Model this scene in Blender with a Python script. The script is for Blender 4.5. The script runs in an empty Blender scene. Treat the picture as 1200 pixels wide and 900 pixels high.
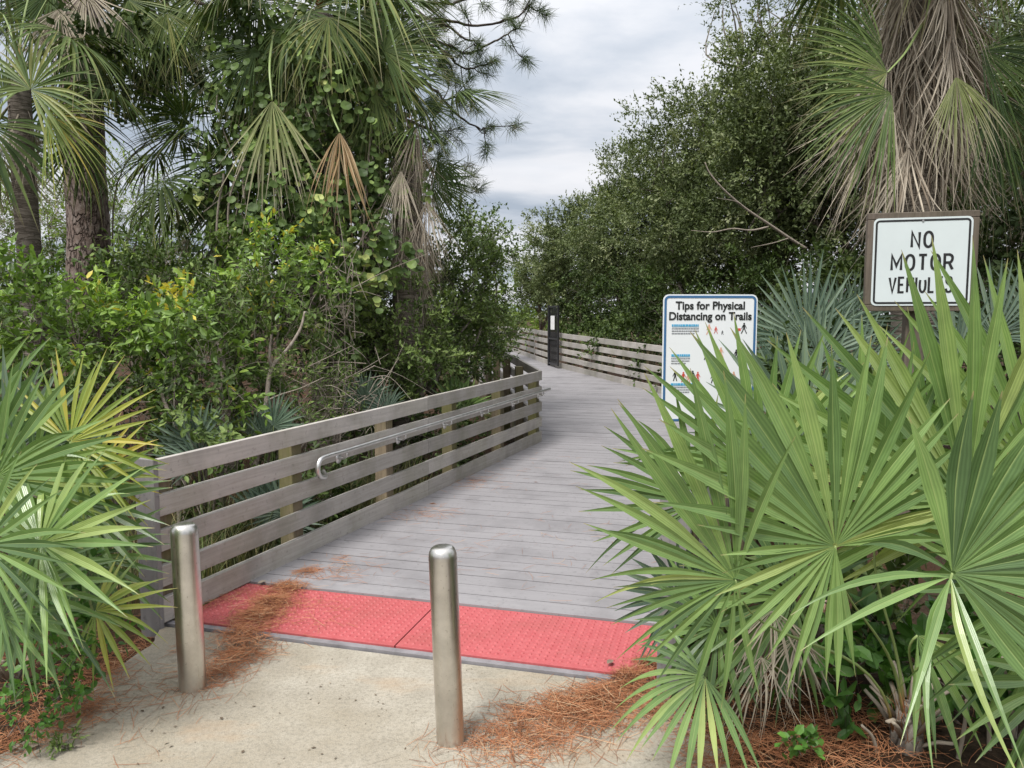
import bpy, bmesh, math, random
import numpy as np
from mathutils import Vector, Matrix

sc = bpy.context.scene
COL = sc.collection
R_ = math.radians

# ------------------------------------------------------------------ camera, world, sun, exposure
CAMZ = 1.7
PITCH = 5.08
cam = bpy.data.cameras.new("camera")
cam.lens = 27.0
cam.sensor_width = 36.0
cam.clip_start = 0.05
cam.clip_end = 2000.0
camo = bpy.data.objects.new("camera", cam)
COL.objects.link(camo)
camo.location = (0, 0, CAMZ)
camo.rotation_euler = (R_(90 - PITCH), 0, 0)
sc.camera = camo

SUN_DIR = Vector((0.30, 0.42, -0.86)).normalized()      # the way the light travels
world = bpy.data.worlds.new("World")
sc.world = world
world.use_nodes = True
wn = world.node_tree.nodes
wl = world.node_tree.links
wn.clear()
w_out = wn.new("ShaderNodeOutputWorld")
w_tc = wn.new("ShaderNodeTexCoord")
w_sky = wn.new("ShaderNodeTexSky")
w_sky.sky_type = 'NISHITA'
w_sky.sun_disc = False
w_sky.sun_elevation = math.asin(-SUN_DIR.z)
w_sky.sun_rotation = math.atan2(-SUN_DIR.x, -SUN_DIR.y)
w_bg1 = wn.new("ShaderNodeBackground")
w_bg1.inputs[1].default_value = 0.10
wl.new(w_sky.outputs[0], w_bg1.inputs[0])
w_sep = wn.new("ShaderNodeSeparateXYZ")
wl.new(w_tc.outputs["Generated"], w_sep.inputs[0])


def wmath(op, a, b=None, clamp=False):
    n = wn.new("ShaderNodeMath")
    n.operation = op
    n.use_clamp = clamp
    for i, v in enumerate((a, b)):
        if v is None:
            continue
        if isinstance(v, (int, float)):
            n.inputs[i].default_value = v
        else:
            wl.new(v, n.inputs[i])
    return n.outputs[0]


zc = wmath('MAXIMUM', w_sep.outputs[2], 0.0)
den = wmath('ADD', zc, 0.11)
cx = wmath('DIVIDE', w_sep.outputs[0], den)
cy = wmath('DIVIDE', w_sep.outputs[1], den)
w_comb = wn.new("ShaderNodeCombineXYZ")
wl.new(cx, w_comb.inputs[0])
wl.new(cy, w_comb.inputs[1])
w_comb.inputs[2].default_value = 3.7
w_n1 = wn.new("ShaderNodeTexNoise")
w_n1.inputs["Scale"].default_value = 0.9
w_n1.inputs["Detail"].default_value = 9
w_n1.inputs["Roughness"].default_value = 0.52
w_n1.inputs["Distortion"].default_value = 0.25
wl.new(w_comb.outputs[0], w_n1.inputs[0])
w_r1 = wn.new("ShaderNodeValToRGB")
cr = w_r1.color_ramp
cr.elements[0].position = 0.34
cr.elements[0].color = (0.46, 0.53, 0.63, 1)
cr.elements[1].position = 0.60
cr.elements[1].color = (0.92, 0.93, 0.97, 1)
e = cr.elements.new(0.43)
e.color = (0.66, 0.71, 0.79, 1)
e = cr.elements.new(0.50)
e.color = (0.84, 0.86, 0.91, 1)
wl.new(w_n1.outputs["Fac"], w_r1.inputs[0])
w_bg2 = wn.new("ShaderNodeBackground")
wl.new(w_r1.outputs[0], w_bg2.inputs[0])
zen = wmath('POWER', zc, 1.3)
zen = wmath('MULTIPLY', zen, 0.6)
zen = wmath('ADD', zen, 0.70)
wl.new(zen, w_bg2.inputs[1])
w_n2 = wn.new("ShaderNodeTexNoise")
w_n2.inputs["Scale"].default_value = 0.55
w_n2.inputs["Detail"].default_value = 6
wl.new(w_comb.outputs[0], w_n2.inputs[0])
w_r2 = wn.new("ShaderNodeMapRange")
w_r2.inputs[1].default_value = 0.30
w_r2.inputs[2].default_value = 0.46
w_r2.inputs[3].default_value = 0.72
w_r2.inputs[4].default_value = 1.0
wl.new(w_n2.outputs["Fac"], w_r2.inputs[0])
w_mix = wn.new("ShaderNodeMixShader")
wl.new(w_r2.outputs[0], w_mix.inputs[0])
wl.new(w_bg1.outputs[0], w_mix.inputs[1])
wl.new(w_bg2.outputs[0], w_mix.inputs[2])
wl.new(w_mix.outputs[0], w_out.inputs[0])

sun = bpy.data.lights.new("sun", 'SUN')
sun.energy = 3.5
sun.angle = R_(18)
sun.color = (1.0, 0.97, 0.93)
suno = bpy.data.objects.new("sun", sun)
COL.objects.link(suno)
suno.rotation_euler = SUN_DIR.to_track_quat('-Z', 'Y').to_euler()

sc.view_settings.view_transform = 'Standard'
sc.view_settings.look = 'None'
sc.view_settings.exposure = 0.38
sc.view_settings.gamma = 1.0
sc.view_settings.use_curve_mapping = False
sc.render.engine = 'CYCLES'
sc.cycles.max_bounces = 6
sc.cycles.diffuse_bounces = 2
sc.cycles.glossy_bounces = 2
sc.cycles.transmission_bounces = 4
sc.cycles.use_denoising = True
sc.cycles.sample_clamp_indirect = 6.0

# ------------------------------------------------------------------ pixel helpers (1200 x 900 photo)
_cp, _sp = math.cos(R_(PITCH)), math.sin(R_(PITCH))


def P(px, py, d):
    """world point on the ray through photo pixel (px,py), d metres away along +Y"""
    a = (px - 600) / 900.0
    b = (450 - py) / 900.0
    v = Vector((a, _cp + b * _sp, -_sp + b * _cp))
    return Vector((0, 0, CAMZ)) + v * (d / v.y)


def G(px, py, z=0.0):
    a = (px - 600) / 900.0
    b = (450 - py) / 900.0
    v = Vector((a, _cp + b * _sp, -_sp + b * _cp))
    return Vector((0, 0, CAMZ)) + v * ((z - CAMZ) / v.z)


# ------------------------------------------------------------------ mesh helpers
class MB:
    def __init__(self):
        self.V, self.F, self.M, self.A, self.T, self.n = [], [], [], [], [], 0
        self.U = None

    def add(self, V, F, mat=0, rnd=0.5, t=0.0):
        V = np.asarray(V, float).reshape(-1, 3)
        F = np.asarray(F, np.int64)
        if len(V) == 0 or len(F) == 0:
            return self
        self.V.append(V)
        self.F.append(F + self.n)
        self.M.append(np.full(len(F), mat, np.int32))
        self.A.append(np.broadcast_to(np.asarray(rnd, float), (len(V),)).copy())
        self.T.append(np.broadcast_to(np.asarray(t, float), (len(V),)).copy())
        self.n += len(V)
        return self

    def box(self, x0, x1, y0, y1, z0, z1, mat=0, rnd=0.5):
        V = [(x0, y0, z0), (x1, y0, z0), (x1, y1, z0), (x0, y1, z0), (x0, y0, z1), (x1, y0, z1), (x1, y1, z1), (x0, y1, z1)]
        F = [(0, 3, 2, 1), (4, 5, 6, 7), (0, 1, 5, 4), (1, 2, 6, 5), (2, 3, 7, 6), (3, 0, 4, 7)]
        return self.add(V, F, mat, rnd)

    def bbox(self, x0, x1, y0, y1, z0, z1, bev=0.004, mat=0, rnd=0.5, seg=2):
        bm = bmesh.new()
        bmesh.ops.create_cube(bm, size=1.0)
        for v in bm.verts:
            v.co = ((x0 + x1) / 2 + v.co.x * (x1 - x0), (y0 + y1) / 2 + v.co.y * (y1 - y0), (z0 + z1) / 2 + v.co.z * (z1 - z0))
        bmesh.ops.bevel(bm, geom=list(bm.edges), offset=bev, segments=seg, affect='EDGES', profile=0.5)
        bmesh.ops.triangulate(bm, faces=list(bm.faces))
        bm.verts.index_update()
        V = [v.co[:] for v in bm.verts]
        F = [[v.index for v in f.verts] for f in bm.faces]
        bm.free()
        return self.add(V, F, mat, rnd)

    def tube(self, pts, radii, sides=8, mat=0, rnd=0.5, flat=1.0, caps=True):
        pts = np.asarray([tuple(p) for p in pts], float)
        n = len(pts)
        radii = np.broadcast_to(np.asarray(radii, float), (n,))
        tan = np.gradient(pts, axis=0)
        tan /= np.linalg.norm(tan, axis=1)[:, None] + 1e-9
        ref = np.array([0, 0, 1.0]) if abs(tan[0][2]) < 0.9 else np.array([1.0, 0, 0])
        V = []
        a = np.arange(sides) * 2 * np.pi / sides
        s = np.cross(tan[0], ref)
        s /= np.linalg.norm(s)
        for i in range(n):
            s = s - tan[i] * np.dot(s, tan[i])
            s /= np.linalg.norm(s) + 1e-9
            b = np.cross(s, tan[i])
            V.append(pts[i] + radii[i] * (np.cos(a)[:, None] * s + flat * np.sin(a)[:, None] * b))
        V = np.concatenate(V)
        F = []
        for i in range(n - 1):
            for k in range(sides):
                k2 = (k + 1) % sides
                F.append((i * sides + k, i * sides + k2, (i + 1) * sides + k2, (i + 1) * sides + k))
        self.add(V, F, mat, rnd, np.repeat(np.linspace(0, 1, n), sides))
        if caps:
            base = self.n - len(V)
            for off, rev in ((0, True), ((n - 1) * sides, False)):
                idx = np.arange(sides) + off
                c = V[idx].mean(0)
                self.V.append(c[None]); self.A.append(np.array([rnd])); self.T.append(np.array([0.0]))
                ci = self.n
                self.n += 1
                ff = [(base + idx[k], base + idx[(k + 1) % sides], ci) if not rev else (base + idx[(k + 1) % sides], base + idx[k], ci) for k in range(sides)]
                self.F.append(np.array(ff)); self.M.append(np.full(sides, mat, np.int32))
        return self

    def build(self, name, mats, parent=None, origin=None, smooth=False, tf=None):
        V = np.concatenate(self.V)
        if tf is not None:
            V = tf(V)
        if origin is not None:
            V = V - np.asarray(tuple(origin))
        me = bpy.data.meshes.new(name)
        me.vertices.add(len(V))
        me.vertices.foreach_set('co', V.astype(np.float32).ravel())
        loops = np.concatenate([f.ravel() for f in self.F])
        tot = np.concatenate([np.full(len(f), f.shape[1], np.int64) for f in self.F])
        start = np.concatenate([[0], np.cumsum(tot)[:-1]])
        me.loops.add(len(loops))
        me.loops.foreach_set('vertex_index', loops.astype(np.int32))
        me.polygons.add(len(tot))
        me.polygons.foreach_set('loop_start', start.astype(np.int32))
        me.polygons.foreach_set('material_index', np.concatenate(self.M))
        me.polygons.foreach_set('use_smooth', np.full(len(tot), bool(smooth)))
        a = me.attributes.new('rnd', 'FLOAT', 'POINT')
        a.data.foreach_set('value', np.concatenate(self.A).astype(np.float32))
        a = me.attributes.new('tt', 'FLOAT', 'POINT')
        a.data.foreach_set('value', np.concatenate(self.T).astype(np.float32))
        if self.U is not None:
            a = me.attributes.new('uu', 'FLOAT', 'POINT')
            a.data.foreach_set('value', np.concatenate(self.U).astype(np.float32))
        for m in (mats if isinstance(mats, (list, tuple)) else [mats]):
            me.materials.append(m)
        me.update(calc_edges=True)
        me.validate()
        o = bpy.data.objects.new(name, me)
        COL.objects.link(o)
        if parent is not None:
            o.parent = parent
        return o


def tag(o, label=None, cat=None, group=None, kind=None):
    if label: o['label'] = label
    if cat: o['category'] = cat
    if group: o['group'] = group
    if kind: o['kind'] = kind
    return o


def thing(name, label, cat, loc=(0, 0, 0), rotz=0.0, group=None):
    o = bpy.data.objects.new(name, None)
    o.empty_display_size = 0.2
    COL.objects.link(o)
    o.location = tuple(loc)
    o.rotation_euler = (0, 0, rotz)
    return tag(o, label, cat, group)


def share(name, src, parent=None):
    """a copy of an object that shares its mesh"""
    o = src.copy()
    o.name = name
    COL.objects.link(o)
    o.parent = parent
    return o


def nrm(a):
    a = np.asarray(a, float)
    return a / (np.linalg.norm(a, axis=-1, keepdims=True) + 1e-9)


def bez(p0, p1, p2, p3, n=10):
    p0, p1, p2, p3 = [np.asarray(tuple(p), float) for p in (p0, p1, p2, p3)]
    t = np.linspace(0, 1, n)[:, None]
    return (1 - t) ** 3 * p0 + 3 * (1 - t) ** 2 * t * p1 + 3 * (1 - t) * t * t * p2 + t ** 3 * p3


def spline(pts, n=6):
    """Catmull-Rom through points"""
    p = [np.asarray(tuple(q), float) for q in pts]
    p = [2 * p[0] - p[1]] + p + [2 * p[-1] - p[-2]]
    out = []
    for i in range(1, len(p) - 2):
        for t in np.linspace(0, 1, n, endpoint=False):
            out.append(0.5 * (2 * p[i] + (p[i + 1] - p[i - 1]) * t + (2 * p[i - 1] - 5 * p[i] + 4 * p[i + 1] - p[i + 2]) * t * t
                              + (3 * p[i] - p[i - 1] - 3 * p[i + 1] + p[i + 2]) * t ** 3))
    out.append(p[-2])
    return np.array(out)


# ------------------------------------------------------------------ materials
def new_mat(name):
    m = bpy.data.materials.new(name)
    m.use_nodes = True
    nt = m.node_tree
    nt.nodes.clear()
    out = nt.nodes.new("ShaderNodeOutputMaterial")
    bs = nt.nodes.new("ShaderNodeBsdfPrincipled")
    nt.links.new(bs.outputs[0], out.inputs[0])
    return m, nt, bs, out


def ramp(nt, fac, stops):
    r = nt.nodes.new("ShaderNodeValToRGB")
    el = r.color_ramp.elements
    while len(el) < len(stops):
        el.new(0.5)
    for e, (p, c) in zip(el, stops):
        e.position = p
        e.color = (*c, 1)
    nt.links.new(fac, r.inputs[0])
    return r.outputs[0]


def noise(nt, scale, detail=4, rough=0.5, coord='Object', vec_scale=None, dist=0.0, out='Fac'):
    tc = nt.nodes.new("ShaderNodeTexCoord")
    src = tc.outputs[coord]
    if vec_scale:
        mp = nt.nodes.new("ShaderNodeMapping")
        mp.inputs['Scale'].default_value = vec_scale
        nt.links.new(src, mp.inputs[0])
        src = mp.outputs[0]
    n = nt.nodes.new("ShaderNodeTexNoise")
    n.inputs['Scale'].default_value = scale
    n.inputs['Detail'].default_value = detail
    n.inputs['Roughness'].default_value = rough
    n.inputs['Distortion'].default_value = dist
    nt.links.new(src, n.inputs[0])
    return n.outputs[out]


def mixc(nt, fac, a, b, mode='MIX'):
    m = nt.nodes.new("ShaderNodeMix")
    m.data_type = 'RGBA'
    m.blend_type = mode
    for sock, v in ((0, fac), (6, a), (7, b)):
        if isinstance(v, (int, float)):
            m.inputs[sock].default_value = v
        elif isinstance(v, tuple):
            m.inputs[sock].default_value = (*v, 1)
        else:
            nt.links.new(v, m.inputs[sock])
    return m.outputs[2]


def mrange(nt, v, a, b, c=0.0, d=1.0):
    m = nt.nodes.new("ShaderNodeMapRange")
    for i, x in enumerate((a, b, c, d)):
        m.inputs[i + 1].default_value = x
    nt.links.new(v, m.inputs[0])
    return m.outputs[0]


def bump(nt, bs, h, strength=0.3, dist=0.01):
    b = nt.nodes.new("ShaderNodeBump")
    b.inputs['Strength'].default_value = strength
    b.inputs['Distance'].default_value = dist
    nt.links.new(h, b.inputs['Height'])
    nt.links.new(b.outputs[0], bs.inputs['Normal'])


def attr(nt, name):
    a = nt.nodes.new("ShaderNodeAttribute")
    a.attribute_name = name
    return a.outputs['Fac']


def leaf_mat(name, stops, transl=0.3, rough=0.5, spec=0.35, tip=None, vein=0.0):
    # vein: strength of the fine lengthwise ribs of a fan segment (attribute uu runs across it)
    m, nt, bs, out = new_mat(name)
    col = ramp(nt, attr(nt, 'rnd'), stops)
    n = noise(nt, 9.0, 3)
    col = mixc(nt, 0.35, col, mixc(nt, mrange(nt, n, 0.3, 0.7), (0.55, 0.55, 0.5), (1.35, 1.3, 1.2)), 'MULTIPLY')
    if vein:
        u = attr(nt, 'uu')
        sn = nt.nodes.new("ShaderNodeMath"); sn.operation = 'SINE'
        ml = nt.nodes.new("ShaderNodeMath"); ml.operation = 'MULTIPLY'; ml.inputs[1].default_value = 19.0
        nt.links.new(u, ml.inputs[0]); nt.links.new(ml.outputs[0], sn.inputs[0])
        col = mixc(nt, vein, col, mixc(nt, mrange(nt, sn.outputs[0], -1, 1), (0.74, 0.78, 0.72), (1.16, 1.14, 1.14)), 'MULTIPLY')
        ab = nt.nodes.new("ShaderNodeMath"); ab.operation = 'ABSOLUTE'
        nt.links.new(u, ab.inputs[0])
        col = mixc(nt, mrange(nt, ab.outputs[0], 0.10, 0.0, 0.0, 0.5), col, (0.42, 0.50, 0.20))
        bump(nt, bs, sn.outputs[0], 0.12, 0.002)
    if tip is not None:
        col = mixc(nt, mrange(nt, attr(nt, 'tt'), tip[0], 1.0), col, tip[1])
    nt.links.new(col, bs.inputs['Base Color'])
    bs.inputs['Roughness'].default_value = rough
    bs.inputs['Specular IOR Level'].default_value = spec
    tr = nt.nodes.new("ShaderNodeBsdfTranslucent")
    tcol = mixc(nt, 1.0, col, (1.15, 1.25, 0.6), 'MULTIPLY')
    nt.links.new(tcol, tr.inputs[0])
    mx = nt.nodes.new("ShaderNodeMixShader")
    mx.inputs[0].default_value = transl
    nt.links.new(bs.outputs[0], mx.inputs[1])
    nt.links.new(tr.outputs[0], mx.inputs[2])
    nt.links.new(mx.outputs[0], out.inputs[0])
    return m


M = {}
M['palmetto'] = leaf_mat('palmetto_leaf', [(0.0, (0.075, 0.135, 0.055)), (0.45, (0.15, 0.25, 0.08)), (0.8, (0.235, 0.355, 0.115)), (1.0, (0.37, 0.43, 0.15))],
                         0.26, 0.30, 0.6, tip=(0.94, (0.38, 0.30, 0.15)), vein=0.75)
M['palmetto_blue'] = leaf_mat('palmetto_grey_leaf', [(0.0, (0.055, 0.095, 0.07)), (0.5, (0.11, 0.165, 0.125)), (1.0, (0.21, 0.28, 0.215))], 0.18, 0.42, 0.4, vein=0.7)
M['palmetto_yellow'] = leaf_mat('palmetto_yellow_leaf', [(0.0, (0.12, 0.20, 0.05)), (0.4, (0.24, 0.32, 0.07)), (0.75, (0.34, 0.38, 0.08)), (1.0, (0.48, 0.40, 0.07))],
                                0.3, 0.4, 0.45, tip=(0.9, (0.36, 0.26, 0.10)), vein=0.7)
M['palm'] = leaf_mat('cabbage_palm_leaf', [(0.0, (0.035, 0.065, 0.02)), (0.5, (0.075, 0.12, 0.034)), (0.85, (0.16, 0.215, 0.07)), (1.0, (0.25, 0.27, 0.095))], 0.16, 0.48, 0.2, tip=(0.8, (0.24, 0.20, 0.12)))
M['palm_pale'] = leaf_mat('ageing_palm_leaf', [(0.0, (0.13, 0.16, 0.06)), (0.5, (0.22, 0.26, 0.10)), (1.0, (0.33, 0.35, 0.16))], 0.2, 0.45, 0.35, tip=(0.45, (0.42, 0.36, 0.28)))
M['palm_dead'] = leaf_mat('dead_palm_leaf', [(0.0, (0.09, 0.066, 0.046)), (0.35, (0.25, 0.205, 0.16)), (0.75, (0.47, 0.42, 0.35)), (1.0, (0.60, 0.53, 0.43))], 0.08, 0.75, 0.15)
M['palm_brown'] = leaf_mat('browned_palm_leaf', [(0.0, (0.25, 0.16, 0.08)), (0.5, (0.36, 0.25, 0.14)), (1.0, (0.44, 0.36, 0.24))], 0.12, 0.7, 0.2)
M['oak'] = leaf_mat('oak_leaf', [(0.0, (0.050, 0.070, 0.026)), (0.5, (0.115, 0.150, 0.062)), (0.85, (0.20, 0.235, 0.115)), (1.0, (0.30, 0.33, 0.19))], 0.24, 0.55, 0.18)
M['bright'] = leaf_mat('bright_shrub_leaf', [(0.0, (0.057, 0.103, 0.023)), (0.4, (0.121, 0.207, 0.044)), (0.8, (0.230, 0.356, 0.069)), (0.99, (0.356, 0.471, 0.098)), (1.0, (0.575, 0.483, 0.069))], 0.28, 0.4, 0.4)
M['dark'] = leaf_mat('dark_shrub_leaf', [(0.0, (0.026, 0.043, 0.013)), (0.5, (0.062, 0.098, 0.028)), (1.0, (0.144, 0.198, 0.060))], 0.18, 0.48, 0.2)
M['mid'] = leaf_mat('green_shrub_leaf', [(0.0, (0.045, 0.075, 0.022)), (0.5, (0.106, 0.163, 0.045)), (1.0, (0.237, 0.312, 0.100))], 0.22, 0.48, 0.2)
M['yellowgreen'] = leaf_mat('yellow_green_leaf', [(0.0, (0.081, 0.138, 0.023)), (0.5, (0.161, 0.241, 0.040)), (1.0, (0.299, 0.391, 0.081))], 0.4, 0.5, 0.3)
M['vine'] = leaf_mat('vine_leaf', [(0.0, (0.042, 0.072, 0.022)), (0.5, (0.102, 0.162, 0.046)), (0.9, (0.228, 0.318, 0.096)), (1.0, (0.432, 0.480, 0.168))], 0.22, 0.5, 0.2)
M['broad'] = leaf_mat('broad_leaf', [(0.0, (0.033, 0.088, 0.017)), (0.5, (0.077, 0.187, 0.033)), (1.0, (0.143, 0.297, 0.055))], 0.3, 0.4, 0.45)
M['sedge'] = leaf_mat('sedge_blade', [(0.0, (0.07, 0.09, 0.035)), (0.5, (0.14, 0.16, 0.065)), (1.0, (0.28, 0.24, 0.12))], 0.2, 0.6, 0.3)
M['needle'] = leaf_mat('pine_needle', [(0.0, (0.035, 0.06, 0.02)), (0.5, (0.07, 0.115, 0.035)), (0.9, (0.12, 0.16, 0.05)), (1.0, (0.24, 0.18, 0.09))], 0.15, 0.5, 0.3)
M['straw'] = leaf_mat('fallen_needle', [(0.0, (0.13, 0.05, 0.025)), (0.4, (0.31, 0.125, 0.06)), (0.8, (0.44, 0.215, 0.11)), (1.0, (0.50, 0.35, 0.22))], 0.06, 0.7, 0.2)


def bark_mat(name, c0, c1, c2, scale, stretch, strength=0.8, dist=0.03):
    m, nt, bs, out = new_mat(name)
    tc = nt.nodes.new("ShaderNodeTexCoord")
    mp = nt.nodes.new("ShaderNodeMapping")
    mp.inputs['Scale'].default_value = stretch
    nt.links.new(tc.outputs['Object'], mp.inputs[0])
    nz = nt.nodes.new("ShaderNodeTexNoise")
    nz.inputs['Scale'].default_value = 4.5
    nz.inputs['Detail'].default_value = 5
    nt.links.new(mp.outputs[0], nz.inputs[0])
    add = nt.nodes.new("ShaderNodeVectorMath")
    add.operation = 'MULTIPLY_ADD'
    nt.links.new(nz.outputs['Color'], add.inputs[0])
    add.inputs[1].default_value = (0.42, 0.42, 0.42)
    nt.links.new(mp.outputs[0], add.inputs[2])
    vo = nt.nodes.new("ShaderNodeTexVoronoi")
    vo.feature = 'DISTANCE_TO_EDGE'
    vo.inputs['Scale'].default_value = scale
    nt.links.new(add.outputs[0], vo.inputs[0])
    edge = mrange(nt, vo.outputs['Distance'], 0.0, 0.13)
    n2 = noise(nt, 22, 6, 0.65)
    n3 = noise(nt, 7, 5, 0.6)
    col = mixc(nt, mrange(nt, n2, 0.3, 0.7), c1, c2)
    col = mixc(nt, mrange(nt, n3, 0.40, 0.62, 0.0, 0.6), col, c1)
    lift = mrange(nt, n3, 0.35, 0.6, 0.0, 0.65)
    mxe = nt.nodes.new("ShaderNodeMath"); mxe.operation = 'MAXIMUM'
    nt.links.new(edge, mxe.inputs[0]); nt.links.new(lift, mxe.inputs[1])
    col = mixc(nt, mxe.outputs[0], c0, col)
    nt.links.new(col, bs.inputs['Base Color'])
    bs.inputs['Roughness'].default_value = 0.9
    bs.inputs['Specular IOR Level'].default_value = 0.15
    h = nt.nodes.new("ShaderNodeMath")
    h.operation = 'MULTIPLY_ADD'
    nt.links.new(n2, h.inputs[0])
    h.inputs[1].default_value = 0.35
    nt.links.new(edge, h.inputs[2])
    bump(nt, bs, h.outputs[0], strength, dist)
    return m


M['pine_bark'] = bark_mat('pine_bark', (0.055, 0.037, 0.03), (0.15, 0.105, 0.085), (0.31, 0.265, 0.235), 12.0, (1, 1, 0.33), 0.9, 0.03)
M['palm_bark'] = bark_mat('palm_bark', (0.085, 0.07, 0.055), (0.17, 0.145, 0.12), (0.27, 0.235, 0.195), 9, (0.35, 0.35, 2.6), 0.6, 0.015)
M['bark'] = bark_mat('grey_bark', (0.07, 0.055, 0.045), (0.17, 0.145, 0.12), (0.30, 0.27, 0.23), 14, (1, 1, 0.4), 0.6, 0.01)
M['twig'] = bark_mat('pale_twig', (0.16, 0.13, 0.10), (0.26, 0.22, 0.18), (0.38, 0.34, 0.29), 30, (1, 1, 0.4), 0.3, 0.004)
M['twig_dark'] = bark_mat('dark_twig', (0.03, 0.024, 0.02), (0.07, 0.055, 0.045), (0.12, 0.10, 0.085), 30, (1, 1, 0.4), 0.3, 0.004)


def petiole_mat():
    m, nt, bs, out = new_mat('petiole')
    c = mixc(nt, mrange(nt, attr(nt, 'tt'), 0.0, 0.16), (0.30, 0.13, 0.05), (0.22, 0.29, 0.10))
    c = mixc(nt, 0.4, c, mixc(nt, noise(nt, 30, 3), (0.6, 0.6, 0.6), (1.3, 1.3, 1.2)), 'MULTIPLY')
    nt.links.new(c, bs.inputs['Base Color'])
    bs.inputs['Roughness'].default_value = 0.45
    return m


M['petiole'] = petiole_mat()


def wood_mat(name, c0, c1, grain_axis=0, green=0.0, bmp=0.25, vary=0.12):
    m, nt, bs, out = new_mat(name)
    st = [30, 30, 30]
    st[grain_axis] = 1.2
    g = noise(nt, 1.6, 8, 0.65, 'Object', tuple(st), 0.4)
    fine = noise(nt, 6.0, 4, 0.6, 'Object', tuple(x * 1.6 for x in st))
    blot = noise(nt, 2.3, 6, 0.6)
    col = mixc(nt, mrange(nt, g, 0.3, 0.7), c0, c1)
    oi = nt.nodes.new("ShaderNodeObjectInfo")
    tone = mrange(nt, oi.outputs['Random'], 0.0, 1.0, 1 - vary, 1 + vary)
    rn = mrange(nt, attr(nt, 'rnd'), 0.0, 1.0, 1 - vary, 1 + vary)
    mm = nt.nodes.new("ShaderNodeMath"); mm.operation = 'MULTIPLY'
    nt.links.new(tone, mm.inputs[0]); nt.links.new(rn, mm.inputs[1])
    cmb = nt.nodes.new("ShaderNodeCombineColor")
    for i in range(3):
        nt.links.new(mm.outputs[0], cmb.inputs[i])
    col = mixc(nt, 1.0, col, cmb.outputs[0], 'MULTIPLY')
    col = mixc(nt, mrange(nt, blot, 0.48, 0.70, 0.0, 0.55), col, tuple(x * 0.62 for x in c0))
    spots = noise(nt, 26, 5, 0.7)
    col = mixc(nt, mrange(nt, spots, 0.57, 0.70, 0.0, 0.6), col, tuple(x * 0.55 for x in c0))
    if green > 0:
        gn = noise(nt, 3.1, 4, 0.6, 'Object', (1, 1, 0.6))
        col = mixc(nt, mrange(nt, gn, 0.42, 0.62, 0.0, green), col, (0.115, 0.125, 0.03))
    nt.links.new(col, bs.inputs['Base Color'])
    bs.inputs['Roughness'].default_value = 0.72
    bs.inputs['Specular IOR Level'].default_value = 0.25
    bump(nt, bs, fine, bmp, 0.004)
    return m


M['rail'] = wood_mat('weathered_rail', (0.31, 0.29, 0.268), (0.43, 0.402, 0.373), 0, 0.2)
M['post'] = wood_mat('green_post', (0.13, 0.105, 0.07), (0.24, 0.19, 0.13), 2, 0.6)
M['postgrey'] = wood_mat('grey_end_post', (0.20, 0.19, 0.19), (0.25, 0.235, 0.235), 2, 0.0)
M['deck'] = wood_mat('deck_board', (0.238, 0.229, 0.236), (0.275, 0.265, 0.272), 1, 0.0, 0.05, 0.05)
M['signwood'] = wood_mat('sign_frame_wood', (0.09, 0.072, 0.056), (0.17, 0.14, 0.112), 2, 0.12)


def simple_mat(name, col, rough=0.5, metal=0.0, spec=0.5, vary=0.2, scale=12.0):
    m, nt, bs, out = new_mat(name)
    n = noise(nt, scale, 5, 0.6)
    c = mixc(nt, mrange(nt, n, 0.3, 0.7), tuple(x * (1 - vary) for x in col), tuple(min(1, x * (1 + vary)) for x in col))
    nt.links.new(c, bs.inputs['Base Color'])
    bs.inputs['Roughness'].default_value = rough
    bs.inputs['Metallic'].default_value = metal
    bs.inputs['Specular IOR Level'].default_value = spec
    return m


def steel_mat(name, rough, base):
    m, nt, bs, out = new_mat(name)
    br = noise(nt, 4.0, 5, 0.6, 'Object', (40, 40, 1.2))
    pat = noise(nt, 7.0, 5, 0.65)
    sp = noise(nt, 60.0, 3, 0.7)
    c = mixc(nt, mrange(nt, pat, 0.35, 0.7), tuple(x * 0.72 for x in base), base)
    c = mixc(nt, mrange(nt, sp, 0.64, 0.72, 0, 0.5), c, (0.20, 0.16, 0.12))
    nt.links.new(c, bs.inputs['Base Color'])
    bs.inputs['Metallic'].default_value = 1.0
    r = nt.nodes.new("ShaderNodeMath"); r.operation = 'MULTIPLY_ADD'
    nt.links.new(br, r.inputs[0]); r.inputs[1].default_value = 0.22; r.inputs[2].default_value = rough
    nt.links.new(r.outputs[0], bs.inputs['Roughness'])
    bump(nt, bs, br, 0.05, 0.002)
    return m


M['steel'] = steel_mat('brushed_steel', 0.20, (0.76, 0.735, 0.69))
M['pipe'] = steel_mat('handrail_steel', 0.22, (0.80, 0.79, 0.77))
M['black'] = simple_mat('black_paint', (0.012, 0.012, 0.014), 0.4)
M['white'] = simple_mat('white_sign_face', (0.72, 0.74, 0.75), 0.32, vary=0.03, scale=3)
M['mint'] = simple_mat('weathered_white_sign_face', (0.58, 0.64, 0.635), 0.3, vary=0.04, scale=4)
M['blue'] = simple_mat('blue_border', (0.045, 0.13, 0.27), 0.35, vary=0.05)
M['cyan'] = simple_mat('light_blue_print', (0.05, 0.33, 0.55), 0.4, vary=0.05)
M['ink'] = simple_mat('black_print', (0.012, 0.012, 0.012), 0.4)
M['greyink'] = simple_mat('grey_print', (0.22, 0.23, 0.25), 0.5)
M['redink'] = simple_mat('red_print', (0.55, 0.07, 0.05), 0.45)
M['skinink'] = simple_mat('pale_orange_print', (0.65, 0.35, 0.22), 0.5)
M['alu'] = simple_mat('galvanised_post', (0.42, 0.42, 0.41), 0.45, metal=0.8)
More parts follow.
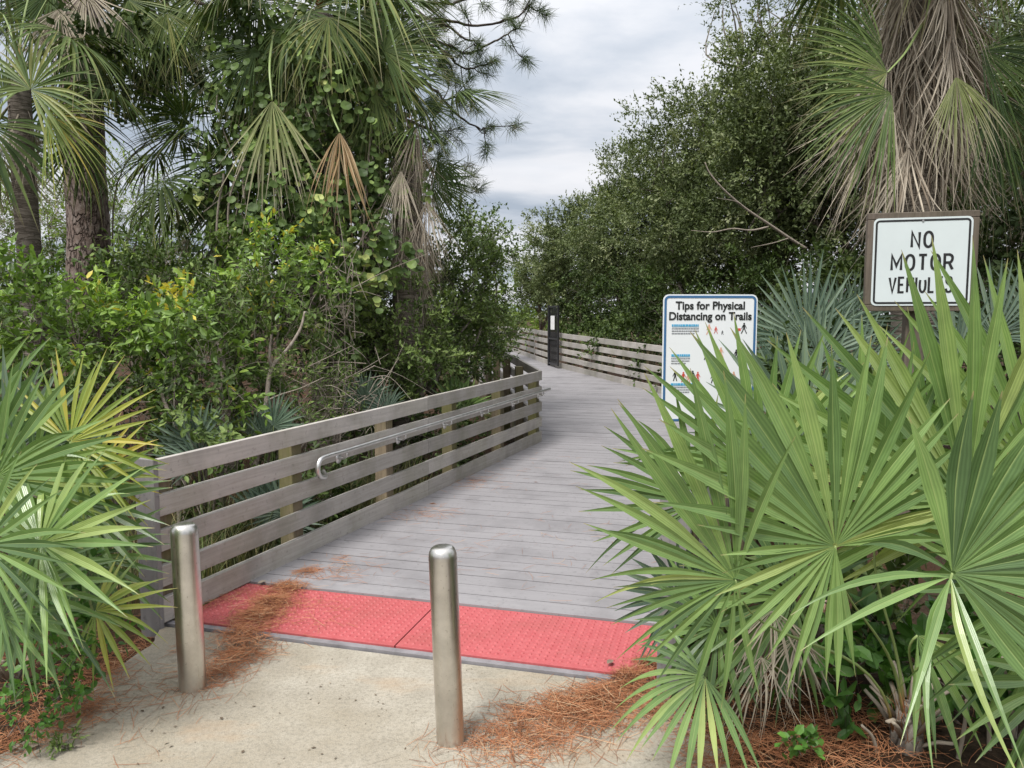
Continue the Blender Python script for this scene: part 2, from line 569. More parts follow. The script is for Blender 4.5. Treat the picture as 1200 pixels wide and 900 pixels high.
M['yellowsign'] = simple_mat('yellow_sign', (0.70, 0.62, 0.30), 0.4, vary=0.05)
M['paper'] = simple_mat('paper', (0.72, 0.72, 0.70), 0.7, vary=0.05)
M['nosing'] = simple_mat('grey_nosing', (0.21, 0.20, 0.21), 0.6, vary=0.25)


def concrete_mat():
    m, nt, bs, out = new_mat('concrete')
    a = noise(nt, 0.9, 6, 0.6)
    b = noise(nt, 5.0, 7, 0.65)
    c = noise(nt, 55.0, 5, 0.75)
    d = noise(nt, 160.0, 2, 0.6)
    col = ramp(nt, b, [(0.25, (0.275, 0.248, 0.20)), (0.5, (0.36, 0.328, 0.27)), (0.75, (0.43, 0.397, 0.333))])
    col = mixc(nt, mrange(nt, a, 0.42, 0.62, 0, 0.7), col, (0.27, 0.23, 0.165))
    col = mixc(nt, mrange(nt, c, 0.46, 0.66, 0, 0.7), col, (0.19, 0.175, 0.14))
    col = mixc(nt, mrange(nt, d, 0.60, 0.68, 0, 0.5), col, (0.42, 0.395, 0.34))
    st = noise(nt, 1.7, 5, 0.65, vec_scale=(0.7, 1.6, 1))
    col = mixc(nt, mrange(nt, st, 0.56, 0.70, 0, 0.40), col, (0.40, 0.27, 0.16))
    nt.links.new(col, bs.inputs['Base Color'])
    bs.inputs['Roughness'].default_value = 0.88
    bs.inputs['Specular IOR Level'].default_value = 0.2
    h = nt.nodes.new("ShaderNodeMath"); h.operation = 'ADD'
    nt.links.new(c, h.inputs[0]); nt.links.new(d, h.inputs[1])
    bump(nt, bs, h.outputs[0], 0.5, 0.006)
    return m


M['concrete'] = concrete_mat()


def red_mat():
    m, nt, bs, out = new_mat('red_tactile')
    a = noise(nt, 2.6, 6, 0.65)
    b = noise(nt, 24.0, 5, 0.7)
    col = mixc(nt, mrange(nt, b, 0.35, 0.7), (0.39, 0.072, 0.078), (0.45, 0.108, 0.112))
    col = mixc(nt, mrange(nt, a, 0.47, 0.68, 0, 0.7), col, (0.33, 0.075, 0.07))
    g = noise(nt, 60.0, 4, 0.7)
    col = mixc(nt, mrange(nt, g, 0.60, 0.72, 0, 0.45), col, (0.22, 0.10, 0.08))
    nt.links.new(col, bs.inputs['Base Color'])
    bs.inputs['Roughness'].default_value = 0.55
    return m


M['red'] = red_mat()


def ground_mat():
    m, nt, bs, out = new_mat('leaf_mulch_ground')
    a = noise(nt, 1.3, 6, 0.6)
    b = noise(nt, 34.0, 7, 0.75)
    c = noise(nt, 12.0, 5, 0.7, vec_scale=(1.6, 0.5, 1))
    col = mixc(nt, mrange(nt, b, 0.35, 0.68), (0.022, 0.016, 0.011), (0.075, 0.052, 0.033))
    col = mixc(nt, mrange(nt, a, 0.42, 0.62, 0, 0.7), col, mixc(nt, c, (0.05, 0.025, 0.015), (0.11, 0.05, 0.026)))
    nt.links.new(col, bs.inputs['Base Color'])
    bs.inputs['Roughness'].default_value = 0.95
    bs.inputs['Specular IOR Level'].default_value = 0.1
    bump(nt, bs, b, 0.9, 0.03)
    return m


M['ground'] = ground_mat()

# ------------------------------------------------------------------ layout of the boardwalk
L0 = G(193, 735, 0.0)
LC = G(635, 517, 0.10)
R0 = G(772, 801, 0.03)
R0.z = 0.0
W = Vector((R0.x - L0.x, R0.y - L0.y, 0))
WID = W.length
W.normalize()                          # across the walk
U = Vector((-W.y, W.x, 0))             # square to the tactile strip
D = Vector((LC.x - L0.x, LC.y - L0.y, 0))
SEG = D.length
D.normalize()                          # along the first railing
RC = Vector((LC.x, LC.y, 0)) + W * WID
LEFT = [(L0.x, L0.y, 0.03), (LC.x, LC.y, 0.10), (-0.37, 15.0, 0.24), (-1.6, 20.0, 0.36), (-2.8, 27.0, 0.40), (-5.2, 35.0, 0.40)]
RIGHT = [(R0.x, R0.y, 0.03), (RC.x, RC.y, 0.10), (2.95, 14.0, 0.22), (1.03, 20.5, 0.37), (0.05, 28.0, 0.40), (-2.4, 36.0, 0.40)]


_det = D.x * W.y - D.y * W.x


def local_uv(x, y):
    """metres along the first railing and across the walk (0 = near-side railing)"""
    dx, dy = x - L0.x, y - L0.y
    return (dx * W.y - dy * W.x) / _det, (D.x * dy - D.y * dx) / _det


# ------------------------------------------------------------------ ground
def sstep(a, b, x):
    t = np.clip((x - a) / (b - a), 0, 1)
    return t * t * (3 - 2 * t)


def ground_z(x, y):
    x = np.asarray(x, float); y = np.asarray(y, float)
    al, ac = local_uv(x, y)
    z = -0.05 - 0.30 * sstep(0.0, 1.2, al) * (1 - sstep(WID + 0.1, WID + 0.9, ac))
    z = z + 0.15 * sstep(WID + 0.15, WID + 0.8, ac) * sstep(-2.5, -0.5, al) * (1 - sstep(2.0, 6.0, al))
    far = sstep(0.6, 2.5, np.maximum(np.abs(ac - WID / 2) - WID / 2, 0))
    z = z + far * 0.10 * np.sin(x * 1.3 + 0.4) * np.cos(y * 1.1)
    return z


def axis(fine0, fine1, step, lo, hi):
    a = list(np.arange(fine0, fine1 + 1e-6, step))
    s = step
    x = a[-1]
    while x < hi:
        s *= 1.25
        x += s
        a.append(x)
    s = step
    x = a[0]
    while x > lo:
        s *= 1.25
        x -= s
        a.insert(0, x)
    return np.array(a)


gx = axis(-8, 6, 0.16, -400, 400)
gy = axis(-1, 14, 0.16, -120, 700)
XX, YY = np.meshgrid(gx, gy)
rg = np.random.default_rng(3)
ZZ = ground_z(XX, YY) + rg.normal(0, 0.012, XX.shape)
nx, ny = len(gx), len(gy)
idx = np.arange(nx * ny).reshape(ny, nx)
F = np.stack([idx[:-1, :-1], idx[:-1, 1:], idx[1:, 1:], idx[1:, :-1]], -1).reshape(-1, 4)
# concrete reaches over this sheet; drop the sheet below it a little
al, ac = local_uv(XX, YY)
g = MB().add(np.stack([XX, YY, ZZ], -1).reshape(-1, 3), F)
tag(g.build('ground', M['ground'], smooth=True), 'dark leaf mulch and pine straw under the plants', kind='structure')

# concrete pad
edge_px = [(176, 757), (160, 765), (138, 783), (112, 800), (88, 822), (52, 846), (22, 868), (-30, 905), (-120, 960)]
outer = [L0 + U * 0.016 - W * 0.03] + [G(*p, 0.0) for p in edge_px]
outer += [Vector((-2.6, 1.4, 0)), Vector((-3.0, -3, 0)), Vector((3.2, -3, 0)), Vector((2.0, 0.9, 0)), G(1010, 1010, 0), G(900, 935, 0), G(850, 893, 0), G(832, 862, 0), G(805, 838, 0), L0 + W * (WID + 0.04) + U * 0.016]
rr = random.Random(5)
fine = []
for i, p in enumerate(outer):
    q = outer[(i + 1) % len(outer)]
    n = max(1, int((q - p).length / 0.06)) if i not in (len(outer) - 1,) else 1
    for k in range(n):
        t = k / n
        w = p.lerp(q, t)
        if n > 1:
            w += Vector((rr.gauss(0, 0.006), rr.gauss(0, 0.006), 0))
        fine.append(w)
bm = bmesh.new()
vs = [bm.verts.new((p.x, p.y, 0.0)) for p in fine]
f = bm.faces.new(vs)
r = bmesh.ops.extrude_face_region(bm, geom=[f])
for v in r['geom']:
    if isinstance(v, bmesh.types.BMVert):
        v.co.z = -0.16
bmesh.ops.recalc_face_normals(bm, faces=bm.faces)
me = bpy.data.meshes.new('concrete_pad')
bm.to_mesh(me)
bm.free()
me.materials.append(M['concrete'])
o = bpy.data.objects.new('pavement', me)
COL.objects.link(o)
tag(o, 'pale stained concrete pad in front of the boardwalk', kind='structure')


# ------------------------------------------------------------------ deck boards
def lerp3(a, b, t):
    return Vector(a).lerp(Vector(b), t)


deck = MB()
rdk = np.random.default_rng(8)
STRIP = 0.62
for i in range(len(LEFT) - 1):
    la, lb, ra, rb = map(Vector, (LEFT[i], LEFT[i + 1], RIGHT[i], RIGHT[i + 1]))
    if i == 0:
        t0 = (STRIP + 0.06) / SEG
        ln = SEG - STRIP - 0.06
    else:
        t0 = 0.0
        ln = (((la + ra) / 2) - ((lb + rb) / 2)).length
    n = int(ln / 0.152)
    for k in range(n):
        ta = t0 + (1 - t0) * k / n
        tb = t0 + (1 - t0) * (k + 1) / n - (1 - t0) / n * 0.055
        p = [la.lerp(lb, ta), ra.lerp(rb, ta), ra.lerp(rb, tb), la.lerp(lb, tb)]
        w = (p[1] - p[0]).normalized() * 0.06
        dz = rdk.normal(0, 0.0012)
        V = [q + Vector((0, 0, dz)) + (w if j in (1, 2) else -w) for j, q in enumerate(p)]
        V += [q - Vector((0, 0, 0.035)) for q in V]
        deck.add([v[:] for v in V], [(0, 1, 2, 3), (0, 4, 5, 1), (1, 5, 6, 2), (2, 6, 7, 3), (3, 7, 4, 0)], 0, rdk.uniform(0, 1))
# object coordinates of the deck follow the boards
dk = deck.build('boardwalk', M['deck'], tf=lambda V: np.stack([(V[:, 0] - L0.x) * U.x + (V[:, 1] - L0.y) * U.y, -((V[:, 0] - L0.x) * W.x + (V[:, 1] - L0.y) * W.y), V[:, 2]], -1))
dk.location = (L0.x, L0.y, 0)
dk.rotation_euler = (0, 0, math.atan2(U.y, U.x))
tag(dk, 'grey plank boardwalk deck curving into the trees', kind='structure')
# dark joists / fascia below the deck
fa = MB()
for i in range(len(LEFT) - 1):
    for line, s in ((LEFT, 0.03), (RIGHT, -0.03)):
        a, b = Vector(line[i]), Vector(line[i + 1])
        d = (b - a).normalized()
        n = Vector((d.y, -d.x, 0)) * s
        V = [a + n, b + n, b + n + Vector((0, 0, -0.3)), a + n + Vector((0, 0, -0.3))]
        V = [v + Vector((0, 0, -0.04)) for v in V]
        V2 = [v + n * 1.2 for v in V]
        fa.add([v[:] for v in V + V2], [(0, 1, 2, 3), (7, 6, 5, 4), (0, 4, 5, 1), (3, 2, 6, 7), (0, 3, 7, 4), (1, 5, 6, 2)])
tag(fa.build('boardwalk_beam', M['post']), 'timber beams carrying the boardwalk deck', kind='structure')
tag(MB().box(0.022, 0.064, -WID - 0.03, 0.03, -0.06, 0.013, 0).build('deck_edge', M['nosing']), 'grey edge strip where deck meets concrete', kind='structure')
o = bpy.data.objects['deck_edge']
o.location = (L0.x, L0.y, 0)
o.rotation_euler = (0, 0, math.atan2(U.y, U.x))


# red tactile panels: two, with truncated domes
def tactile(y0, y1, label):
    t = thing('tactile_panel', label, 'tactile paving', (L0.x, L0.y, 0), math.atan2(U.y, U.x), 'red tactile panels across the walk')
    mb = MB()
    mb.bbox(0.067, STRIP + 0.05, -y1 + 0.002, -y0 - 0.002, -0.02, 0.024, 0.002)
    mb.build('panel', M['red'], t)
    dm = MB()
    xs = np.arange(0.067 + 0.045, STRIP + 0.03, 0.0405)
    ys = np.arange(y0 + 0.04, y1 - 0.02, 0.0405)
    a = np.arange(8) * np.pi / 4
    for x in xs:
        for y in ys:
            r1, r2 = 0.0125, 0.007
            V = [(x + r1 * math.cos(q), -y + r1 * math.sin(q), 0.0235) for q in a] + [(x + r2 * math.cos(q), -y + r2 * math.sin(q), 0.0295) for q in a]
            F4 = [(k, (k + 1) % 8, 8 + (k + 1) % 8, 8 + k) for k in range(8)]
            dm.add(V, F4)
            dm.add(V[8:], [(0, 1, 2, 3), (0, 3, 4, 7), (4, 5, 6, 7)])
    o = dm.build('raised_domes', M['red'], t, smooth=False)
    o['kind'] = 'stuff'
    return t


tactile(0.04, WID / 2, 'red dotted tactile panel half hidden by needles beside the slatted railing')
tactile(WID / 2 + 0.003, WID - 0.02, 'red dotted tactile panel between the bare bollard and the big palmetto')


# ------------------------------------------------------------------ railings
def railing(pa, pb, side, label, end_post=False, handrail=None, span=1.22, name='boardwalk_railing', seed=1):
    """boards on the deck side, posts outside; side=+1: outside is to the left of pa->pb"""
    pa, pb = Vector(pa), Vector(pb)
    d = pb - pa
    ln = math.hypot(d.x, d.y)
    slope = d.z / ln
    root = thing(name, label, 'railing', pa, math.atan2(d.y, d.x), 'slatted railings of the boardwalk')
    shear = lambda V: np.stack([V[:, 0], V[:, 1], V[:, 2] + slope * V[:, 0]], -1)
    rnd = random.Random(seed)
    npost = max(1, round(ln / span))
    sp = ln / npost
    nb = max(1, round(npost / 2))
    seams = [ln * k / nb for k in range(nb + 1)]
    for row in range(5):
        z0 = 0.195 * row + (0.0 if row else -0.01)
        for k in range(nb):
            mb = MB()
            y = sorted((0.0, side * 0.036))
            jz = rnd.gauss(0, 0.002)
            mb.bbox(seams[k] + (0.002 if k else 0), seams[k + 1] - 0.002, y[0], y[1], z0 + jz, z0 + (0.120 if row else 0.138) + jz, 0.004, rnd=rnd.random())
            o = mb.build('rail' if row else 'kick_board', M['rail'], root, tf=shear)
    for k in range(npost + 1):
        x = min(max(k * sp, 0.06), ln - 0.06)
        mb = MB()
        y = sorted((side * 0.038, side * 0.15))
        mb.bbox(x - 0.055, x + 0.055, y[0], y[1], -0.8, 0.84, 0.006, rnd=rnd.random())
        mb.build('post', M['post'], root, tf=shear)
    if end_post:
        mb = MB()
        y = sorted((0.0 - side * 0.004, side * 0.135))
        mb.bbox(-0.036, -0.003, y[0], y[1], -0.1, 0.905, 0.004)
        mb.build('end_board', M['postgrey'], root)
    if handrail:
        xa, xb, hz = handrail
        yo = -side * 0.075
        path = [(xa + 0.15, yo * 0.10, hz - 0.120), (xa + 0.125, yo * 0.55, hz - 0.135), (xa + 0.08, yo, hz - 0.142), (xa + 0.025, yo, hz - 0.125), (xa, yo, hz - 0.075), (xa + 0.018, yo, hz - 0.022),
                (xa + 0.075, yo, hz), (xa + 0.3, yo, hz)]
        pts = list(spline(path, 5))
        for x in np.linspace(xa + 0.5, xb, 8):
            pts.append((x, yo, hz))
        mb = MB().tube(pts, 0.0175, 12)
        hr = mb.build('handrail', M['pipe'], root, tf=shear, smooth=True)
        for x in np.arange(xa + 0.35, xb - 0.1, 0.86):
            b = MB()
            b.tube([(x, side * 0.0, hz - 0.065), (x, -side * 0.006, hz - 0.065)], 0.036, 16)
            b.tube([(x, 0, hz - 0.065), (x, yo * 0.7, hz - 0.06), (x, yo, hz - 0.045), (x, yo, hz - 0.014)], 0.0085, 8)
            b.build('bracket', M['pipe'], hr, tf=shear, smooth=True)
    return root


railing(LEFT[0], LEFT[1], +1, 'weathered slatted railing with steel handrail beside the left bollard', True, (1.30, SEG + 0.08, 0.665), seed=1)
railing(LEFT[1], LEFT[2], +1, 'slatted railing running away behind the corner, seen from its outer side', seed=2)
railing(LEFT[2], LEFT[3], +1, 'far slatted railing half hidden by bushes at the bend', seed=3)
railing(LEFT[3], LEFT[4], +1, 'farthest railing stretch behind the bushes at the bend', seed=9)
railing(RIGHT[0], RIGHT[1], -1, 'slatted railing behind the big palmetto fans, its grey end board showing', True, seed=4)
railing(RIGHT[1], RIGHT[2], -1, 'slatted railing just behind the physical distancing sign', seed=5)
railing(RIGHT[2], RIGHT[3], -1, 'slatted railing under the oaks leading to the black gate', seed=6)
railing(RIGHT[3], RIGHT[4], -1, 'slatted railing curving away beyond the black gate', seed=7)
railing(RIGHT[4], RIGHT[5], -1, 'farthest slatted railing turning out of sight at the bend', seed=8)


# ------------------------------------------------------------------ bollards
def bollard(base, r, h, lean, label):
    t = thing('bollard', label, 'bollard', base, 0, 'steel bollards at the boardwalk entrance')
    prof = [(r, -0.12), (r, h - r * 0.75)]
    for a in (15, 30, 45, 60, 75):
        prof.append((r * (0.55 + 0.45 * math.cos(R_(a))), h - r * 0.75 + r * 0.75 * math.sin(R_(a))))
    prof.append((r * 0.25, h - r * 0.004))
    prof.append((0.001, h))
    n = 40
    mb = MB()
    V = [(pr * math.cos(2 * math.pi * k / n), pr * math.sin(2 * math.pi * k / n), z) for pr, z in prof for k in range(n)]
    Fq = [(i * n + k, i * n + (k + 1) % n, (i + 1) * n + (k + 1) % n, (i + 1) * n + k) for i in range(len(prof) - 1) for k in range(n)]
    mb.add(V, Fq)
    o = mb.build('post', M['steel'], t, smooth=True)
    cb = MB()
    prof = [(r + 0.0015, h - r * 0.9), (r + 0.0015, h - r * 0.9 + 0.003)]
    V = [(pr * math.cos(2 * math.pi * k / n), pr * math.sin(2 * math.pi * k / n), z) for pr, z in prof for k in range(n)]
    cb.add(V, [(k, (k + 1) % n, n + (k + 1) % n, n + k) for k in range(n)])
    cb.build('weld_seam', M['steel'], t, smooth=True)
    t.rotation_euler = (0, R_(lean), 0)
    # dark grout ring where it enters the slab
    return t


bl = G(226, 806, 0)
bollard(bl, 0.0595, 0.770, -0.9, 'shorter looking steel bollard beside the slatted railing and needle pile')
br = G(528, 868, 0)
bollard(br, 0.0560, 0.800, -1.9, 'nearer steel bollard standing in the middle of the concrete pad')


# ------------------------------------------------------------------ signs
def text_mesh(body, size, mat, parent, loc, bold=0.0, xs=1.0, name='lettering', spacing=1.0, align='CENTER', fit=None):
    cu = bpy.data.curves.new(name, 'FONT')
    cu.body = body
    cu.size = size
    cu.offset = bold
    cu.align_x = align
    cu.align_y = 'CENTER'
    cu.extrude = 0.0006
    cu.space_character = spacing
    o = bpy.data.objects.new(name, cu)
    COL.objects.link(o)
    dg = bpy.context.evaluated_depsgraph_get()
    me = bpy.data.meshes.new_from_object(o.evaluated_get(dg))
    bpy.data.objects.remove(o)
    me.materials.clear()
    if fit:
        xx = [q.co.x for q in me.vertices]
        xs = fit / (max(xx) - min(xx))
    me.materials.append(mat)
    ob = bpy.data.objects.new(name, me)
    COL.objects.link(ob)
    ob.parent = parent
    ob.location = loc
    ob.rotation_euler = (R_(90), 0, 0)
    ob.scale = (xs, 1, 1)
    return ob


def rrect(w, h, r, n=6):
    pts = []
    for cx_, cz_, a0 in ((w / 2 - r, h / 2 - r, 0), (-w / 2 + r, h / 2 - r, 90), (-w / 2 + r, -h / 2 + r, 180), (w / 2 - r, -h / 2 + r, 270)):
        for k in range(n + 1):
            a = R_(a0 + 90 * k / n)
            pts.append((cx_ + r * math.cos(a), cz_ + r * math.sin(a)))
    return pts


def plate(w, h, r, y0, y1):
    """rounded plate, front at y0 (towards -y), back at y1"""
    p = rrect(w, h, r)
    n = len(p)
    mb = MB()
    V = [(x, y0, z) for x, z in p] + [(x, y1, z) for x, z in p] + [(0, y0, 0), (0, y1, 0)]
    F3 = [((k + 1) % n, k, 2 * n) for k in range(n)] + [(n + k, n + (k + 1) % n, 2 * n + 1) for k in range(n)]
    mb.add(V, F3)
    mb.add(V, [(k, (k + 1) % n, n + (k + 1) % n, n + k) for k in range(n)])
    return mb


def ring(w, h, r, t, y0, y1):
    p, q = rrect(w, h, r), rrect(w - 2 * t, h - 2 * t, max(r - t, 0.003))
    n = len(p)
    mb = MB()
    V = [(x, y0, z) for x, z in p] + [(x, y0, z) for x, z in q] + [(x, y1, z) for x, z in p] + [(x, y1, z) for x, z in q]
    F4 = []
    for k in range(n):
        k2 = (k + 1) % n
        F4 += [(k2, k, n + k, n + k2), (k, k2, 2 * n + k2, 2 * n + k), (n + k2, n + k, 3 * n + k, 3 * n + k2)]
    mb.add(V, F4)
    return mb


STROKE = {   # highway-style capitals in a box 0.62 wide and 1 high
    'N': [[(0, 0), (0, 1), (.58, 0), (.58, 1)]], 'M': [[(0, 0), (0, 1), (.36, .28), (.72, 1), (.72, 0)]], 'T': [[(0, 1), (.6, 1)], [(.3, 1), (.3, 0)]],
    'V': [[(0, 1), (.32, 0), (.64, 1)]], 'E': [[(.54, 1), (0, 1), (0, 0), (.54, 0)], [(0, .52), (.46, .52)]], 'H': [[(0, 0), (0, 1)], [(.58, 0), (.58, 1)], [(0, .51), (.58, .51)]],
    'I': [[(0, 0), (0, 1)]], 'L': [[(0, 1), (0, 0), (.52, 0)]],
    'R': [[(0, 0), (0, 1), (.34, 1), (.50, .94), (.57, .84), (.58, .72), (.55, .60), (.47, .50), (.34, .46), (0, .46)], [(.34, .46), (.60, 0)]],
    'O': [[(.31 + .31 * math.sin(a) * (1 if abs(math.sin(a)) > .2 else 1), .5 + .5 * math.cos(a) * (abs(math.cos(a)) ** -.25 if abs(math.cos(a)) > .1 else 1)) for a in [k * math.pi / 14 for k in range(29)]]],
    'C': [[(.31 + .30 * math.sin(a), .5 + .5 * math.cos(a) * (abs(math.cos(a)) ** -.2 if abs(math.cos(a)) > .1 else 1)) for a in [math.radians(q) for q in range(55, 306, 10)]]],
    'S': [[(.56, .78), (.53, .90), (.44, .98), (.30, 1.0), (.15, .98), (.05, .90), (.02, .78), (.06, .66), (.16, .58), (.40, .47), (.52, .38), (.57, .25), (.53, .10), (.44, .02), (.28, 0), (.13, .02), (.04, .10), (.01, .23)]],
}


def stroke_text(word, h, sw_, xs, gap, parent, x0, y, z):
    """painted capitals as ribbons; returns one mesh per word"""
    wd_ = [max(p[0] for s in STROKE[c] for p in s) * h * xs for c in word]
    tot = sum(wd_) + gap * (len(word) - 1)
    x = x0 - tot / 2
    mb = MB()
    for c, w in zip(word, wd_):
        for si, s in enumerate(STROKE[c]):
            p = np.array([(x + a * h * xs, z + q * h) for a, q in s])
            n = len(p)
            closed = np.linalg.norm(p[0] - p[-1]) < 1e-6
            if closed:
                p = p[:-1]; n -= 1
                pv, nx_ = np.roll(p, 1, 0), np.roll(p, -1, 0)
            else:
                pv, nx_ = np.vstack([2 * p[0] - p[1], p[:-1]]), np.vstack([p[1:], 2 * p[-1] - p[-2]])
            d1, d2 = nrm(p - pv), nrm(nx_ - p)
            n1, n2 = np.stack([-d1[:, 1], d1[:, 0]], 1), np.stack([-d2[:, 1], d2[:, 0]], 1)
            m = nrm(n1 + n2)
            k = np.clip((m * n1).sum(1), .42, 1)
            off = m * (sw_ / 2 / k)[:, None]
            if not closed:
                pass
            V = []
            for q in range(n):
                V += [(p[q, 0] + off[q, 0], y - si * .0002, p[q, 1] + off[q, 1]), (p[q, 0] - off[q, 0], y - si * .0002, p[q, 1] - off[q, 1])]
            F = [(2 * q, 2 * q + 1, 2 * ((q + 1) % n) + 1, 2 * ((q + 1) % n)) for q in range(n if closed else n - 1)]
            mb.add(V, F)
        x += w + gap
    return mb.build('lettering', M['ink'], parent)


# trail etiquette sign
SD = 3.66
sw, sh = 0.457, 0.61
scn = P(833, 345, SD)
stop = scn.z
sg = thing('trail_sign', 'white sign with blue border headed Tips for Physical Distancing on Trails', 'sign', (scn.x, scn.y, 0), R_(4))
zc_ = stop - sh / 2
pl = plate(sw, sh, 0.028, 0.0, 0.003).build('sign_plate', M['white'], sg); pl.location = (0, 0, zc_)
rg_ = ring(sw - 0.012, sh - 0.012, 0.024, 0.011, -0.0016, 0.0).build('blue_border', M['blue'], sg); rg_.location = (0, 0, zc_)
text_mesh('Tips for Physical', 0.052, M['ink'], sg, (0.0, -0.0015, stop - 0.054), 0.0013, fit=0.335)
text_mesh('Distancing on Trails', 0.052, M['ink'], sg, (0.0, -0.0015, stop - 0.104), 0.0013, fit=0.400)
# small print and pictograms
pr = MB(); gr = MB(); rd = MB(); sk = MB(); bk = MB()
rt = random.Random(4)


def flat(mb, x0, x1, z0, z1):
    mb.box(x0, x1, -0.0014, -0.0002, z0, z1)


def words(mb, x0, x1, z, h):
    x = x0
    while x < x1:
        w = rt.uniform(0.004, 0.014)
        flat(mb, x, min(x + w, x1), z, z + h)
        x += w + 0.0022


for zz, wd in ((stop - 0.150, 0.130), (stop - 0.292, 0.090), (stop - 0.43, 0.11)):
    words(pr, -0.185, -0.185 + wd, zz, 0.009)
    flat(pr, -0.185, -0.185 + wd, zz - 0.0035, zz - 0.0022)
    for q in range(3):
        words(gr, -0.185, -0.185 + wd - (0.02 if q == 2 else 0), zz - 0.014 - 0.0115 * q, 0.0052)


def pict(mb, x, z, h, stride=0.2):
    a = np.arange(10) * 2 * np.pi / 10
    r = h * 0.085
    V = [(x + r * math.cos(q), -0.0014, z + h * 0.9 + r * math.sin(q)) for q in a]
    mb.add(V, [tuple(reversed(range(10)))])
    for poly in ([(-.1, .8), (.1, .8), (.08, .45), (-.08, .45)], [(-.08, .46), (0.02, .46), (-stride, 0), (-stride - .09, 0)], [(0, .46), (.08, .46), (stride + .09, 0), (stride, 0)],
                 [(-.1, .8), (-.06, .76), (-.2, .42), (-.26, .44)], [(.1, .8), (.06, .76), (.2, .46), (.26, .48)]):
        V = [(x + px_ * h, -0.0014, z + pz_ * h) for px_, pz_ in poly]
        mb.add(V, [tuple(reversed(range(4)))])


def figure(mat, x, z, h, stride=0.2):
    mb = MB()
    pict(mb, x, z, h, stride)
    return mb.build('pictogram', M[mat], sg)


figure('ink', 0.165, stop - 0.185, 0.052); figure('skinink', -0.005, stop - 0.19, 0.05); figure('redink', 0.028, stop - 0.185, 0.034); figure('ink', 0.060, stop - 0.19, 0.020)
flat(rd, 0.135, 0.149, stop - 0.172, stop - 0.160)
figure('ink', -0.015, stop - 0.31, 0.055, 0.14); figure('skinink', 0.055, stop - 0.30, 0.05); figure('ink', 0.13, stop - 0.31, 0.05)
for q, (mt, x) in enumerate((('ink', -0.165), ('redink', -0.125), ('skinink', -0.10), ('ink', -0.080), ('redink', -0.055), ('ink', 0.02), ('redink', 0.07), ('skinink', 0.12))):
    figure(mt, x, stop - 0.41 - 0.006 * (q % 3), 0.05, 0.12)
pr.build('blue_heading', M['cyan'], sg); gr.build('small_print', M['greyink'], sg)
rd.build('red_mark', M['redink'], sg)
MB().bbox(-0.03, 0.03, 0.004, 0.045, -0.3, stop - 0.03, 0.004).build('sign_post', M['alu'], sg)

# no motor vehicles sign
ND = 4.7
tl, tr_, blp = P(1019, 252, ND), P(1143, 245, ND), P(1018, 357, ND)
nw = 0.610
nh = (tl.z - blp.z)
cxm = (tl + tr_) / 2
ns = thing('no_motor_vehicles_sign', 'black on white square sign reading NO MOTOR VEHICLES in a wooden frame', 'sign', (cxm.x, ND, 0), R_(-15))
top = (tl.z + tr_.z) / 2
nh = 0.595
nzc = top - nh / 2
tt = 0.040
for nm, a in (('x', (-nw / 2, nw / 2, nh / 2 - tt, nh / 2)), ('x', (-nw / 2, nw / 2, -nh / 2, -nh / 2 + tt)), ('z', (-nw / 2, -nw / 2 + tt, -nh / 2 + tt + 0.001, nh / 2 - tt - 0.001)),
              ('z', (nw / 2 - tt, nw / 2, -nh / 2 + tt + 0.001, nh / 2 - tt - 0.001))):
    o = MB().bbox(a[0], a[1], -0.022, 0.04, a[2], a[3], 0.004).build('wooden_frame', M['signwood'], ns)
    o.location = (0, 0, nzc)
pw, ph = nw - 2 * tt + 0.012, nh - 2 * tt + 0.012
o = plate(pw, ph, 0.03, -0.026, -0.0235).build('sign_plate', M['mint'], ns); o.location = (0, 0, nzc)
o = ring(pw - 0.022, ph - 0.022, 0.024, 0.0115, -0.0276, -0.026).build('black_border', M['ink'], ns); o.location = (0, 0, nzc)
stroke_text('NO', 0.088, 0.0150, 0.80, 0.028, ns, 0.0, -0.0275, nzc + 0.088)
stroke_text('MOTOR', 0.088, 0.0150, 0.82, 0.026, ns, 0.004, -0.0275, nzc - 0.048)
stroke_text('VEHICLES', 0.088, 0.0128, 0.60, 0.0185, ns, 0.0, -0.0275, nzc - 0.182)
bo = MB()
for z in (ph / 2 - 0.02, -ph / 2 + 0.02):
    bo.tube([(0, -0.0262, nzc + z), (0, -0.031, nzc + z)], 0.006, 10)
bo.build('bolt', M['alu'], ns)
MB().bbox(-0.055, 0.055, 0.042, 0.15, -0.3, top - 0.06, 0.006).build('sign_post', M['signwood'], ns)

# ------------------------------------------------------------------ black metal gate, swung open
gp = Vector((1.28, 20.0, 0.37))
gt = thing('metal_gate', 'tall narrow black mesh gate with a white notice, swung open on the boardwalk', 'gate', (0.98, 20.6, 0.36), R_(-79))
GW, GH = 1.05, 1.62
MB().bbox(0, 0.06, -0.03, 0.03, -0.1, GH, 0.004).build('gate_post', M['black'], gt)
fr = MB()
for a in ((0.065, 0.11, 0.06, GH - 0.02), (GW - 0.045, GW, 0.06, GH - 0.02), (0.11, GW - 0.045, GH - 0.065, GH - 0.02), (0.11, GW - 0.045, 0.06, 0.105), (0.11, GW - 0.045, 0.72, 0.765)):
    fr.box(a[0], a[1], -0.02, 0.02, a[2], a[3])
fr.build('gate_frame', M['black'], gt)
ms = MB()
for x in np.arange(0.13, GW - 0.05, 0.028):
    ms.box(x, x + 0.006, -0.004, 0.0, 0.1, GH - 0.06)
for z in np.arange(0.13, GH - 0.07, 0.028):
    ms.box(0.11, GW - 0.045, 0.0005, 0.0045, z, z + 0.006)
ms.build('wire_mesh', M['black'], gt)
MB().box(0.34, 0.74, -0.03, -0.024, 0.98, 1.34).build('notice', M['paper'], gt)

